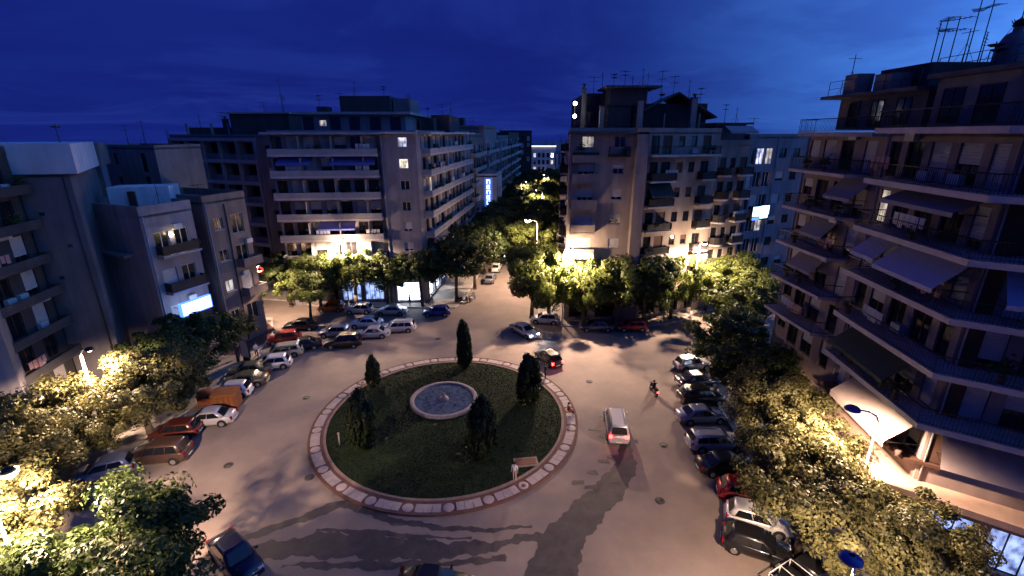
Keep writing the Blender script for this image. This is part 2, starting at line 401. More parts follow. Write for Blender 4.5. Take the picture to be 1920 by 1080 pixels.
me.loops.add(nb * 3); me.loops.foreach_set('vertex_index', np.arange(nb * 3, dtype=np.int32)); me.polygons.add(nb)
me.polygons.foreach_set('loop_start', np.arange(0, nb * 3, 3, dtype=np.int32)); me.polygons.foreach_set('loop_total', np.full(nb, 3, dtype=np.int32)); me.update(); me.validate()
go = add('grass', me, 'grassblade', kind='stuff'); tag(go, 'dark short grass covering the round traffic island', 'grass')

# fountain
ft = thing('fountain', 'round stone fountain basin with shallow water in the middle of the lawn', 'fountain', (-6.6, 39.9, 0.30))
add('rim', MB().lathe([(3.22, -.1), (3.25, 0.32), (3.2, 0.37), (2.90, 0.37), (2.84, 0.32), (2.84, -.1)], 64), mat('fountain_stone', (0.20, 0.175, 0.185), 0.8, var=0.3, scale=3), ft)
add('basin', MB().lathe([(2.85, 0.12), (0.001, 0.10)], 64), 'basin', ft)
add('water', MB().lathe([(2.845, 0.24), (0.001, 0.24)], 64, smooth=False), 'water', ft)
nzm = MB(); nzm.lathe([(0.5, .05), (0.42, .4), (0.2, .46), (.12, .8), (.06, .95), (.001, .96)], 16)
add('nozzle', nzm, 'fountain_stone', ft)
for k in range(8):
    t = k * math.pi / 4
    add('nozzle', MB().tube((1.7 * math.cos(t), 1.7 * math.sin(t), .05), (1.7 * math.cos(t), 1.7 * math.sin(t), .5), .05, .03), 'darkmetal', ft)
pq = thing('plaque', 'flat brown plaque with pale border lying on the lawn near the kerb', 'plaque', (1.1, 31.0, 0.25), R(8))
add('border', MB().box(-0.95, 0.95, -0.5, 0.5, 0, 0.10), mat('plaque_border', (0.22, 0.17, 0.14), 0.8, var=0.2), pq)
add('plate', MB().box(-0.80, 0.80, -0.36, 0.36, 0.1, 0.125), mat('plaque_brown', (0.15, 0.065, 0.045), 0.7, var=0.2), pq)
po = thing('marker_post', 'short pale post on the grass at the island edge', 'post', (-14.4, 33.2, lawn_z(9.5)))
add('post', MB().tube((0, 0, 0), (0, 0, 1.15), 0.07, 0.06), 'palestone', po); add('cap', MB().lathe([(0.09, 1.13), (0.09, 1.2), (0.001, 1.23)], 12), 'palestone', po)
for x, y, lb in [(-11.7, 33.0, 'small ground floodlight on the lawn at the foot of a cypress, left pair'), (-10.6, 33.7, 'small ground floodlight lying alone on the dark lawn'),
                 (-4.3, 31.7, 'small ground floodlight just left of the front cypress'), (-6.8, 35.6, 'small ground floodlight in front of the fountain rim')]:
    r_ = math.hypot(x - CX, y - CY); fl = thing('ground_light', lb, 'floodlight', (x, y, lawn_z(r_)), rnd.uniform(0, 6))
    add('housing', MB().box(-.16, .16, -.12, .12, 0, .2), 'antennametal', fl); add('lens', MB().box(-.12, .12, -.13, -.121, .04, .17), 'headlamp', fl)

# ------------------------------------------------------------------ buildings
WCACHE = {}
def wmesh(kind, w_, h_, key=0):
    k = (kind, round(w_, 2), round(h_, 2), key)
    if k in WCACHE: return WCACHE[k]
    b = MB()
    if kind == 'frame':
        t = 0.07
        b.box(0, w_, 0, .08, 0, t); b.box(0, w_, 0, .08, h_ - t, h_); b.box(0, t, 0, .08, t, h_ - t); b.box(w_ - t, w_, 0, .08, t, h_ - t)
        nm = max(1, int(round(w_ / 0.8)) - 0)
        for i in range(1, nm): b.box(w_ * i / nm - .035, w_ * i / nm + .035, 0.002, .078, t, h_ - t)
    elif kind == 'pane':
        b.box(.05, w_ - .05, .04, .055, .05, h_ - .05)
    elif kind == 'shutter':     # roller shutter slats, lowered by key/4
        h0 = h_ * (1 - key / 4.0); n = max(2, int((h_ - h0) / 0.16))
        for i in range(n):
            z0 = h0 + (h_ - h0) * i / n; z1 = h0 + (h_ - h0) * (i + 1) / n - .012
            b.box(.03, w_ - .03, -.035, -.01, z0, z1)
    elif kind == 'leaf':        # open side shutters
        for x0 in (-w_ * .5, w_):
            b.box(x0 + .02, x0 + w_ * .5 - .02, -.16, -.12, 0.02, h_ - .02)
            for i in range(6): b.box(x0 + .05, x0 + w_ * .5 - .05, -.175, -.161, h_ * (i + .2) / 6, h_ * (i + .8) / 6)
    elif kind == 'sill':
        b.box(-.08, w_ + .08, -.16 - .12, -.001, -.07, -.004)
    WCACHE[k] = b.mesh('window_' + kind)
    return WCACHE[k]

CLUT = {}
b_ = MB().box(-.42, .42, -.34, 0, 0, .56); b_.box(-.44, .44, -.36, -.341, .04, .52); CLUT['ac'] = b_.mesh('air_conditioner')
CLUT['pot'] = MB().lathe([(.001, .01), (.13, .01), (.19, .36), (.15, .36), (.001, .33)], 10).mesh('pot')
for k in range(2):
    b_ = MB(); gg = random.Random(k)
    for q in range(90):
        c = Vector((gg.gauss(0, .2), gg.gauss(0, .2), .55 + abs(gg.gauss(0, .28)))); a_ = Vector((gg.uniform(-1, 1), gg.uniform(-1, 1), gg.uniform(-.3, .6))).normalized() * .13; d_ = a_.orthogonal() * .5
        b_.quad(c - a_, c + d_, c + a_, c - d_)
    CLUT['plant%d' % k] = b_.mesh('foliage')
    b_ = MB()
    for q in range(4): b_.box(-.9 + q * .5, -.5 + q * .5, -.01, .01, .75 - .12 * ((q + k) % 3), 1.35)
    b_.box(-1.0, 1.1, -.012, .012, 1.352, 1.37); CLUT['cloth%d' % k] = b_.mesh('laundry')
mat('pot_clay', (.20, .09, .05), .8); mat('cloth_sheet', (.35, .38, .5), .8); mat('cloth_towel', (.4, .22, .2), .8)
class Bld:
    def __init__(s, name, label, poly, z1, wm, parapet=0.9, z0=0.0, cat='building', group=None):
        cx = sum(p[0] for p in poly) / len(poly); cy = sum(p[1] for p in poly) / len(poly)
        s.e = thing(name, label, cat, (cx, cy, 0), 0, group); s.c = (cx, cy); s.poly = poly; s.z1 = z1; s.wm = wm; s.z0 = z0
        s.w = MB(); s.done = set(); s.par = parapet
    def L(s, x, y, z=0): return (x - s.c[0], y - s.c[1], z)
    def edge(s, i):
        a = Vector(s.poly[i]); b = Vector(s.poly[(i + 1) % len(s.poly)]); d = (b - a); ln = d.length; d.normalize()
        return a, d, Vector((d.y, -d.x)), ln
    def pt(s, i, u, n, z):
        a, d, q, ln = s.edge(i); p = a + d * u + q * n
        return s.L(p.x, p.y, z)
    def ang(s, i):
        a, d, q, ln = s.edge(i); return math.atan2(d.y, d.x)
    def facade(s, i, floors, bays, lit={}, frame='frame_dark', shut=0.5, shm='shutter_pale', sill=False, seed=0, skip=()):
        """floors: list of floor z; bays: (u centre, width, kind) ; kinds w window, d balcony door, l deep loggia, s shop front, o small opening"""
        rg = random.Random(seed * 31 + i); s.done.add(i)
        a, d, q, ln = s.edge(i); holes = []
        for fi, z in enumerate(floors):
            for bi, (u, wd, k) in enumerate(bays):
                if (fi, bi) in skip: continue
                if k == 'w': sl, ht, dp = 0.9, 1.35, 0.14
                elif k == 'd': sl, ht, dp = 0.08, 2.25, 0.14
                elif k == 'l': sl, ht, dp = 0.85, 1.75, 1.2
                elif k == 's': sl, ht, dp = 0.25, 2.9, 0.35
                else: sl, ht, dp = 1.2, 0.8, 0.14
                holes.append((u - wd / 2, u + wd / 2, z + sl, z + sl + ht, dp, fi, bi, k))
        xs = sorted({0.0, ln} | {round(h[0], 4) for h in holes} | {round(h[1], 4) for h in holes})
        zs = sorted({s.z0, s.z1} | {round(h[2], 4) for h in holes} | {round(h[3], 4) for h in holes})
        def inside(x, z): return any(h[0] < x < h[1] and h[2] < z < h[3] for h in holes)
        P_ = lambda u, n, z: s.pt(i, u, n, z)
        for zi in range(len(zs) - 1):
            zm = (zs[zi] + zs[zi + 1]) / 2; x0 = None
            for xi in range(len(xs) - 1):
                solid = not inside((xs[xi] + xs[xi + 1]) / 2, zm)
                if solid and x0 is None: x0 = xs[xi]
                if (not solid or xi == len(xs) - 2) and x0 is not None:
                    x1 = xs[xi + 1] if solid else xs[xi]
                    s.w.quad(P_(x0, 0, zs[zi]), P_(x1, 0, zs[zi]), P_(x1, 0, zs[zi + 1]), P_(x0, 0, zs[zi + 1])); x0 = None
        rot = s.ang(i)
        for (u0, u1, z0, z1, dp, fi, bi, k) in holes:
            s.w.quad(P_(u0, 0, z0), P_(u1, 0, z0), P_(u1, -dp - .1, z0), P_(u0, -dp - .1, z0)); s.w.quad(P_(u0, 0, z1), P_(u0, -dp - .1, z1), P_(u1, -dp - .1, z1), P_(u1, 0, z1))
            s.w.quad(P_(u0, 0, z0), P_(u0, -dp - .1, z0), P_(u0, -dp - .1, z1), P_(u0, 0, z1)); s.w.quad(P_(u1, 0, z0), P_(u1, 0, z1), P_(u1, -dp - .1, z1), P_(u1, -dp - .1, z0))
            wd, ht = u1 - u0, z1 - z0
            L_ = lit.get((fi, bi))
            wo = add('shop_window' if k == 's' else 'window', wmesh('frame', wd, ht), frame, s.e, P_(u0, -dp, z0), rot)
            if L_ and k != 's': wo['label'] = 'lit window'
            add('pane', wmesh('pane', wd, ht), L_ or 'glass', wo)
            if not L_ and k in 'wd':
                r = rg.random()
                if r < shut: add('shutter', wmesh('shutter', wd, ht, rg.choice((2, 3, 4, 4))), shm, wo)
            if sill and k == 'w': add('sill', wmesh('sill', wd, ht), 'slabedge', wo)
    def plain(s):
        for i in range(len(s.poly)):
            if i in s.done: continue
            a, d, q, ln = s.edge(i)
            s.w.quad(s.pt(i, 0, 0, s.z0), s.pt(i, ln, 0, s.z0), s.pt(i, ln, 0, s.z1), s.pt(i, 0, 0, s.z1))
    def finish(s, roof='roofing'):
        s.plain(); n = len(s.poly)
        add('wall', s.w, s.wm, s.e)
        for i in s.done:
            a, d, q, ln = s.edge(i)
            if ln > 3 and s.z1 < 30: add('drainpipe', MB().tube((0, 0, .1), (0, 0, s.z1 - .1), .06, n=6), 'slabedge_grey', s.e, s.pt(i, .22, .09, 0))
        add('roof', MB().prism([s.L(x, y)[:2] for x, y in s.poly], s.z1 - 0.25, s.z1 - 0.02), roof, s.e)
        if s.par:
            p = MB()
            for i in range(n):
                a, d, q, ln = s.edge(i); A = s.pt(i, -.02, .03, 0); B = s.pt(i, ln + .02, .03, 0); C_ = s.pt(i, ln - .2, -.2, 0); D = s.pt(i, .2, -.2, 0)
                p.prism([A[:2], B[:2], C_[:2], D[:2]], s.z1 - .015, s.z1 + s.par)
            add('parapet', p, s.wm, s.e)
    def slab_poly(s, outer, inner, z, th, m, rail='bars', rm='railing_dark', rh=1.0, name='balcony'):
        """balcony slab between an outer and an inner polyline (world xy), with a railing along outer"""
        poly = [s.L(*p)[:2] for p in outer] + [s.L(*p)[:2] for p in reversed(inner)]
        b = add(name, MB().prism(poly, z - th, z), m, s.e)
        if rail:
            r = MB(); pts = [Vector(s.L(*p)[:2]) for p in outer]
            for j in range(len(pts) - 1):
                p0, p1 = pts[j], pts[j + 1]; d = p1 - p0; ln = d.length; d.normalize(); q = Vector((-d.y, d.x)); o_ = q * 0.07
                a3 = lambda t, zz: ((p0 + d * t + o_).x, (p0 + d * t + o_).y, zz)
                if rail == 'panel':
                    A, B = p0 + q * .03, p1 + q * .03; C_, D = p1 + q * .13, p0 + q * .13
                    r.prism([A[:], B[:], C_[:], D[:]], z + .003, z + rh)
                else:
                    r.tube(a3(0, z + rh), a3(ln, z + rh), .035, n=5); r.tube(a3(0, z + .12), a3(ln, z + .12), .02, n=4)
                    step = .16 if rail == 'bars' else 1.2; k = max(1, int(ln / step))
                    for t in range(k + 1): r.tube(a3(ln * t / k, z), a3(ln * t / k, z + rh), .014 if rail == 'bars' else .03, n=3, cap=False)
                    if rail == 'mesh':
                        A, B = p0 + q * .06, p1 + q * .06; C_, D = p1 + q * .08, p0 + q * .08
                        r.prism([A[:], B[:], C_[:], D[:]], z + .1, z + rh - .05)
            add('railing', r, rm, b)
        return b
    def balc(s, i, u0, u1, z, dep=1.3, th=.22, m='slabedge', rail='bars', rm='railing_dark', rh=1.0):
        a, d, q, ln = s.edge(i)
        P_ = lambda u, n: tuple(a + d * u + q * n)
        bo = s.slab_poly([P_(u0, 0.01), P_(u0, dep), P_(u1, dep), P_(u1, 0.01)], [P_(u0 + .3, 0.005), P_(u1 - .3, 0.005)], z, th, m, rail, rm, rh)
        if rail and dep > .6: s.clutter(i, u0, u1, z, dep)
        return bo
    def clutter(s, i, u0, u1, z, dep, many=1.0):
        rot = s.ang(i); n = int((u1 - u0) / 3.2 * many + rnd.random())
        for k in range(n):
            u = rnd.uniform(u0 + .5, u1 - .5); r = rnd.random()
            if r < .4: add('air_conditioner', CLUT['ac'], 'frame_white', s.e, s.pt(i, u, .02, z + (2.35 if rnd.random() < .6 else .1)), rot)
            elif r < .8:
                p = add('potted_plant', CLUT['pot'], 'pot_clay', s.e, s.pt(i, u, dep - .35, z), rot); q = add('foliage', CLUT['plant%d' % rnd.randrange(2)], 'leafdark', p); q['kind'] = 'stuff'; q.scale = [rnd.uniform(.7, 1.2)] * 3
            else: add('laundry', CLUT['cloth%d' % rnd.randrange(2)], rnd.choice(('frame_white', 'cloth_sheet', 'cloth_towel')), s.e, s.pt(i, u, dep - .25, z), rot)
    def awn(s, i, u0, u1, z, m, drop=1.5, reach=1.5, base=0.02, val=0.25):
        """cloth awning: sloping sheet with a front valance and two side arms"""
        P_ = lambda u, n, zz: s.pt(i, u, n, zz); b = MB(); t = .03; n = max(2, int((u1 - u0) / 1.0))
        sag = lambda f: 0.05 * math.sin(f * math.pi)
        for k in range(n):
            ua, ub = u0 + (u1 - u0) * k / n, u0 + (u1 - u0) * (k + 1) / n
            for g0, g1 in ((0, .5), (.5, 1)):
                q = [(ua, g0), (ub, g0), (ub, g1), (ua, g1)]
                top = [P_(u, base + reach * g_, z - drop * g_ - sag(g_)) for u, g_ in q]
                bot = [P_(u, base + reach * g_, z - drop * g_ - sag(g_) - t) for u, g_ in q]
                b.quad(*reversed(top)); b.quad(*bot)
        b.quad(P_(u0, base + reach, z - drop), P_(u1, base + reach, z - drop), P_(u1, base + reach, z - drop - val), P_(u0, base + reach, z - drop - val))
        b.quad(P_(u0, base + reach - t, z - drop), P_(u0, base + reach - t, z - drop - val), P_(u1, base + reach - t, z - drop - val), P_(u1, base + reach - t, z - drop))
        o = add('awning', b, m, s.e)
        for u in (u0 + .1, (u0 + u1) / 2, u1 - .1): add('awning_arm', MB().tube(P_(u, base, z - drop - .15), P_(u, base + reach - .05, z - drop - .05), .025, n=5), 'antennametal', o)
    def box(s, name, x0, x1, y0, y1, z0, z1, m, rot=0.0):
        cx, cy = (x0 + x1) / 2, (y0 + y1) / 2
        return add(name, MB().box(x0 - cx, x1 - cx, y0 - cy, y1 - cy, z0, z1), m, s.e, s.L(cx, cy), rot)
    def antenna(s, x, y, z, h, kind=0, rz=None):
        b = MB(); b.tube((0, 0, 0), (0, 0, h), .038, .03, n=5)
        if kind == 0:       # yagi
            for zz, l in ((h * .95, 1.5), (h * .72, 1.1)):
                b.tube((-l / 2, 0, zz), (l / 2, 0, zz), .024, n=4)
                for k in range(6): xx = -l / 2 + l * k / 5; b.tube((xx, -.45 + .04 * k, zz), (xx, .45 - .04 * k, zz), .017, n=3)
        elif kind == 1:     # grid panel
            for k in range(5): b.tube((-.4, 0, h - .2 * k), (.4, 0, h - .2 * k), .02, n=3)
            b.tube((-.8, 0, h * .8), (.6, 0, h * .8), .024, n=4)
        elif kind == 2:     # whip with stays
            for k in range(3): t = k * 2.1; b.tube((0, 0, h * .6), (math.cos(t) * h * .3, math.sin(t) * h * .3, 0), .016, n=3)
            b.tube((-.5, 0, h * .9), (.5, 0, h * .9), .024, n=4)
        else:               # dish
            b.lathe([(.001, h * .8), (.25, h * .82), (.42, h * .9)], 12)
        return add('antenna', b, 'antennametal', s.e, s.L(x, y, z), rnd.uniform(0, 3.1) if rz is None else rz)
    def chimney(s, x, y, z, w_, h, m, cowl=True):
        o = add('chimney', MB().box(-w_ / 2, w_ / 2, -w_ / 2, w_ / 2, 0, h), m, s.e, s.L(x, y, z))
        b = MB().box(-w_ * .62, w_ * .62, -w_ * .62, w_ * .62, h + .01, h + .12)
        if cowl:
            b.tube((0, 0, h + .1), (0, 0, h + .4), w_ * .22, n=8); b.lathe([(w_ * .5, h + .38), (w_ * .45, h + .5), (.001, h + .62)], 8)
        add('cap', b, 'roofing', o)
    def roofrail(s, pts, z, h=1.0):
        b = MB()
        for j in range(len(pts) - 1):
            p0, p1 = s.L(*pts[j], z), s.L(*pts[j + 1], z); ln = math.dist(p0, p1); k = max(1, int(ln / 1.5))
            for zz in (z + h, z + h * .5): b.tube((*p0[:2], zz), (*p1[:2], zz), .025, n=4)
            for t in range(k + 1):
                x = p0[0] + (p1[0] - p0[0]) * t / k; y = p0[1] + (p1[1] - p0[1]) * t / k; b.tube((x, y, z), (x, y, z + h), .025, n=4)
        add('roof_railing', b, 'antennametal', s.e)

wallmat('plaster_cream', (0.38, 0.31, 0.26)); wallmat('plaster_grey', (0.19, 0.18, 0.19)); wallmat('plaster_violet', (0.27, 0.25, 0.27))
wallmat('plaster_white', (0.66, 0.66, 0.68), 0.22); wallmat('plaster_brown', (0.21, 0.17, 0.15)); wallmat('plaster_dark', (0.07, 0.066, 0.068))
wallmat('plaster_tan', (0.27, 0.23, 0.20)); wallmat('plaster_pink', (0.28, 0.22, 0.21))

# ---- right-hand corner block -------------------------------------------------
b1 = Bld('apartment_building', 'dark apartment block on the right edge with angled wrap-round balconies and big awnings', [(25.9, 43), (25.7, 33.6), (24.5, 23.6), (34.3, 17.0), (46, 17.0), (46, 43)], 25.1, 'plaster_pink', parapet=0)
FL1 = [6.45 + 3.15 * k for k in range(6)]
def mixed(bld, i, gf, gb, glit, floors, bays, lit, **k):
    """ground-floor shop fronts and the storeys above in one wall sheet"""
    z1, z0 = bld.z1, bld.z0
    bld.z1 = floors[0] - 0.02; bld.facade(i, [gf], gb, glit, **k)
    bld.z0 = floors[0] - 0.02; bld.z1 = z1; bld.facade(i, floors, bays, lit, **k); bld.z0 = z0
mixed(b1, 0, 0.2, [(1.6, 2.4, 's'), (4.7, 2.4, 's'), (7.7, 2.2, 's')], {(0, 0): 'shop_blue', (0, 1): 'shop_white', (0, 2): 'shop_blue'},
      FL1, [(1.2, 1.3, 'w'), (3.2, 1.5, 'd'), (5.4, 1.5, 'd'), (7.9, 1.2, 'd')], {}, shut=.5, seed=1)
mixed(b1, 1, 0.2, [(1.6, 2.4, 's'), (4.6, 2.6, 's'), (7.8, 2.6, 's')], {(0, 0): 'shop_blue', (0, 1): 'shop_blue'},
      FL1, [(1.0, 1.1, 'd'), (2.9, 1.5, 'd'), (5.0, 1.5, 'd'), (7.2, 1.6, 'd'), (9.1, 1.0, 'd')], {(4, 0): 'lit_soft'}, shut=.45, seed=2)
mixed(b1, 2, 0.2, [(2.0, 2.6, 's'), (5.2, 2.6, 's'), (8.6, 2.8, 's')], {(0, 0): 'shop_blue', (0, 1): 'shop_blue'},
      FL1, [(1.2, 1.5, 'd'), (3.4, 1.6, 'd'), (5.6, 1.6, 'd'), (8.0, 1.6, 'd'), (10.4, 1.4, 'd')], {}, shut=.4, seed=3)
b1.finish()
near_in = [(25.55, 32.3), (24.48, 23.62), (34.3, 16.98)]
for z in FL1[1:] + [25.35]:
    b1.slab_poly([(25.6, 32.3), (23.6, 32.2), (22.7, 22.6), (31.6, 16.6)], [(25.7, 32.25), (24.52, 23.60), (32.6, 18.2)], z, .34, 'slabedge', 'bars', rh=1.0)
    if z < 25: b1.slab_poly([(25.88, 42.2), (24.05, 42.0), (24.3, 35.2), (25.72, 34.6)], [(25.87, 41.8), (25.75, 35)], z - .05, .24, 'slabedge', 'bars', rh=1.0)
for z in FL1[1:]:
    b1.clutter(1, 1.5, 9.5, z, 1.7, 1.6); b1.clutter(2, 1, 9, z, 1.7, 1.4); b1.clutter(0, .8, 8, z, 1.4, 1.4)
b1.slab_poly([(25.88, 42.2), (24.3, 42.0), (24.5, 33.6), (25.7, 33.4)], [(25.87, 41.8), (25.75, 34)], 25.1, .3, 'slabedge_grey', 'bars')
# brown recess panels beside the corner
for z in FL1:
    add('corner_panel', MB().box(.15, .95, -.06, -.005, .02, 2.75), 'soffit_brown', b1.e, b1.pt(2, -.6 + .6, 0.0, z), b1.ang(2))
# awnings: storey index -> edge
b1.awn(1, 4.6, 9.9, 18.75, 'awning_violet', 1.7, 1.9); b1.awn(1, 1.6, 4.2, 18.75, 'awning_violet', 1.5, 1.7)
b1.awn(2, 0.9, 7.4, 18.75, 'awning_violet', 1.7, 1.9); b1.awn(1, 3.6, 9.6, 21.9, 'awning_grey', 0.8, 1.75)
b1.awn(1, 2.2, 8.3, 12.4, 'awning_green', 1.8, 2.0)
b1.awn(1, 3.8, 9.9, 9.25, 'awning_beige', 1.9, 2.1, val=.4); b1.awn(2, 0.5, 8.2, 9.25, 'awning_beige', 1.9, 2.1, val=.4)
b1.awn(0, 3.5, 6.6, 18.7, 'awning_grey', 1.5, 1.4); b1.awn(0, 5.8, 8.9, 21.8, 'awning_grey', 1.3, 1.4); b1.awn(0, 2.5, 6, 15.5, 'awning_grey', 1.4, 1.3)
# street canopy over the shops
b1.slab_poly([(25.9, 38), (22.7, 37.8), (22.0, 23.6), (31.4, 16.8)], [(25.87, 38), (24.55, 24.0), (33.0, 18.2)], 5.0, .42, 'canopy', None, name='canopy')
b1.slab_poly([(25.75, 33), (24.4, 33), (23.7, 23.8), (32.4, 18.0)], [(25.72, 32.6), (24.54, 23.7), (32.8, 18.2)], 6.40, .2, 'soffit_brown', None, name='planter_ledge')
pl = MB()
for k in range(16):
    t = k / 15; x = 24.0 - .55 * t; y = 31 - 7 * t; pl.lathe([(.16, 6.42), (.22, 6.8), (.001, 6.8)], 8, (x - b1.c[0], y - b1.c[1]))
add('flower_pot', pl, 'redpaving', b1.e)
# penthouse and roof clutter
b1.box('penthouse', 27.2, 44, 19.8, 32.5, 25.3, 28.3, 'plaster_tan'); b1.box('penthouse_roof', 26.7, 44.5, 19.3, 32.9, 28.31, 28.6, 'roofing')
b1.box('penthouse', 27.4, 40, 33.3, 42, 25.3, 27.7, 'plaster_brown'); b1.box('penthouse_roof', 26.2, 41, 32.95, 42.9, 27.71, 27.95, 'roofing')
for y in (21.5, 24.2, 28, 30.4): 
    wo = add('window', wmesh('frame', 1.5, 2.1), 'frame_dark', b1.e, b1.L(27.14, y + 1.5, 25.6), -math.pi / 2); add('pane', wmesh('pane', 1.5, 2.1), 'glass', wo)
for y in (34.5, 37, 39.5):
    wo = add('window', wmesh('frame', 1.3, 1.9), 'frame_dark', b1.e, b1.L(27.34, y + 1.3, 25.5), -math.pi / 2); add('pane', wmesh('pane', 1.3, 1.9), 'glass', wo)
b1.box('stair_tower', 28.4, 33.5, 34.8, 39.5, 27.96, 29.6, 'plaster_dark')
tk = add('water_tank', MB().lathe([(.85, 0), (.95, .3), (.95, 1.7), (.6, 2.4), (.3, 2.6), (.28, 2.9)], 20), 'plaster_grey', b1.e, b1.L(30.2, 31.4, 28.6)); tk.scale = (.85, .85, .85)
cap = MB(); cap.lathe([(.3, 2.88), (.42, 3.0), (.3, 3.1), (.34, 3.25), (.001, 3.45)], 10)
for k in range(6): t = k * 1.05; cap.tube((.25 * math.cos(t), .25 * math.sin(t), 3.0), (.5 * math.cos(t), .5 * math.sin(t), 3.35), .05, .02, n=4)
add('cowl', cap, 'darkmetal', tk)
b1.roofrail([(27, 32.6), (27, 19.6), (36, 19.6)], 28.6, .9); b1.roofrail([(26.6, 42.6), (26.6, 33.3)], 27.95, 1.1)
b1.box('roof_tank', 26.6, 27.9, 39.4, 40.8, 27.96, 29.4, 'plaster_grey'); b1.box('roof_tank', 26.7, 28.2, 36.0, 37.6, 27.96, 29.1, 'plaster_grey')
for x, y, z, h, k in [(28.9, 35.6, 29.6, 2.6, 1), (29.5, 35.8, 29.6, 2.9, 0), (30.6, 36.2, 29.6, 3.0, 0), (31.2, 35.8, 29.6, 2.2, 2), (30.9, 35.2, 29.6, 4.4, 0), (31.9, 35.4, 29.6, 4.8, 0), (32.6, 36, 29.6, 2.0, 1), (30.6, 31.8, 28.6, 5.2, 2), (28.2, 30.4, 28.6, 1.5, 3), (29.0, 31.0, 28.6, 1.3, 3)]:
    b1.antenna(x, y, z, h, k)
b1.antenna(27.2, 41, 27.95, 3.0, 2)

# ---- centre-right corner block ----------------------------------------------
b2 = Bld('apartment_building', 'cream apartment block at the street corner, a lit window on its top floor', [(7.25, 61.6), (15.5, 61.6), (15.6, 60.9), (17.0, 60.9), (17.1, 61.9), (27.8, 65.6), (27.8, 84), (9.7, 84)], 25.2, 'plaster_cream', parapet=.5)
F2 = [6.2 + 3.25 * k for k in range(6)]
b2.z1 = 6.18; b2.facade(0, [.2], [(2.0, 2.6, 's'), (5.8, 2.8, 's')]); b2.facade(4, [.2], [(2.2, 2.8, 's'), (6.0, 2.8, 's'), (9.4, 1.6, 's')]); b2.z0 = 6.18; b2.z1 = 25.2
b2.facade(0, F2, [(2.2, 2.1, 'd'), (6.3, 1.4, 'w'), (2.3, 1.5, 'w')], lit={(5, 2): 'lit_soft'}, shut=.95, frame='frame_white', seed=5, skip={(5, 0)} | {(k, 2) for k in range(5)})
b2.facade(4, F2, [(1.2, 1.2, 'd'), (3.0, 1.4, 'd'), (5.2, .95, 'w'), (7.1, .95, 'w'), (9.2, 1.3, 'd')], lit={}, shut=.55, frame='frame_dark', shm='shutter_brown', seed=6)
b2.z0 = 0.0
b2.facade(7, F2, [(3, 1.3, 'w'), (8, 1.5, 'd'), (14, 1.3, 'w'), (20, 1.5, 'd')], shut=.4, seed=7)
b2.finish()
for k, z in enumerate(F2):
    b2.balc(0, .35, 3.6, z, 1.1, .9 if k == 5 else .25, 'plaster_cream', 'panel', 'plaster_cream' if k < 5 else 'railing_dark', .35 if k == 5 else 1.0)
    if k < 5: b2.balc(4, .25, 4.1, z, 1.2, .22, 'slabedge', 'mesh'); b2.balc(4, 8.2, 10.6, z, 1.0, .2, 'slabedge', 'mesh')
    if k == 5: b2.balc(4, .25, 10.7, z, 1.3, .25, 'slabedge', 'bars')
    b2.balc(7, 5.8, 10, z, 1.2, .2, 'slabedge', 'mesh')
b2.balc(0, 4.9, 7.6, F2[5], .7, .2, 'railing_dark', 'bars')
b2.awn(4, .4, 4.0, F2[3] + 2.9, 'awning_green', 1.5, 1.4)
b2.box('cornice', 6.9, 15.3, 60.6, 61.5, 25.0, 25.3, 'roofing')
# roof storey with terraces
b2.box('penthouse', 12.2, 15, 63.0, 72, 25.2, 28.2, 'plaster_dark'); b2.box('penthouse', 16.6, 26.6, 68.4, 78, 25.2, 28.9, 'plaster_dark'); b2.box('penthouse', 9.5, 14.6, 66, 80, 25.2, 30.0, 'plaster_dark')
b2.box('stair_tower', 12.2, 16.8, 63, 68, 28.3, 30.4, 'plaster_dark'); b2.box('penthouse_roof', 11.6, 18.5, 62.4, 69, 30.41, 30.65, 'roofing')
for x0, x1, z0, z1, y in [(16.4, 22.2, 27.2, 30.1, 67.2), (22.2, 27.6, 30.1, 27.0, 67.2)]:
    m_ = MB(); P4 = [(x0, y, z0), (x1, y, z1), (x1, y + 8, z1 - .3), (x0, y + 8, z0 - .3)]; P5 = [(a, b, c + .2) for a, b, c in P4]
    m_.quad(*reversed([b2.L(*p) for p in P4])); m_.quad(*[b2.L(*p) for p in P5])
    for k in range(4): j = (k + 1) % 4; m_.quad(b2.L(*P4[k]), b2.L(*P4[j]), b2.L(*P5[j]), b2.L(*P5[k]))
    add('sloping_roof', m_, 'roofing', b2.e)
b2.chimney(23.9, 66.1, 25.2, .75, 4.2, 'plaster_cream'); b2.chimney(11.3, 63, 25.2, .55, 3.0, 'plaster_cream', False); b2.chimney(15.9, 62.2, 25.2, .6, 3.6, 'plaster_cream', False); b2.chimney(9.1, 64, 25.2, .5, 5.2, 'plaster_dark')
for x in (17.5, 20.5, 25.2): b2.box('terrace_post', x, x + .2, 67.3, 67.5, 25.2, 27.6, 'plaster_cream')
b2.roofrail([(7.5, 61.9), (15.2, 61.9)], 25.7, .8); b2.roofrail([(17.3, 62.4), (27.6, 66)], 25.7, .6)
for x, y, z, h, k in [(10.6, 66, 30, 2.0, 0), (11.8, 66.5, 30, 2.6, 1), (13.0, 65, 30.6, 1.6, 0), (14.4, 65, 30.6, 2.0, 0), (15.6, 66, 30.6, 1.5, 1), (17.6, 66, 28.9, 3.6, 2), (19.4, 66, 28.9, 3.9, 0), (21.2, 66.5, 28.9, 3.3, 0), (23.4, 67, 28.9, 2.9, 2), (16.4, 64, 30.6, 2.2, 2), (25, 67, 27.8, 3.0, 0), (9.9, 63.5, 25.2, 2.6, 3), (19, 64, 27.6, 2.4, 3)]:
    b2.antenna(x, y, z, h, k)

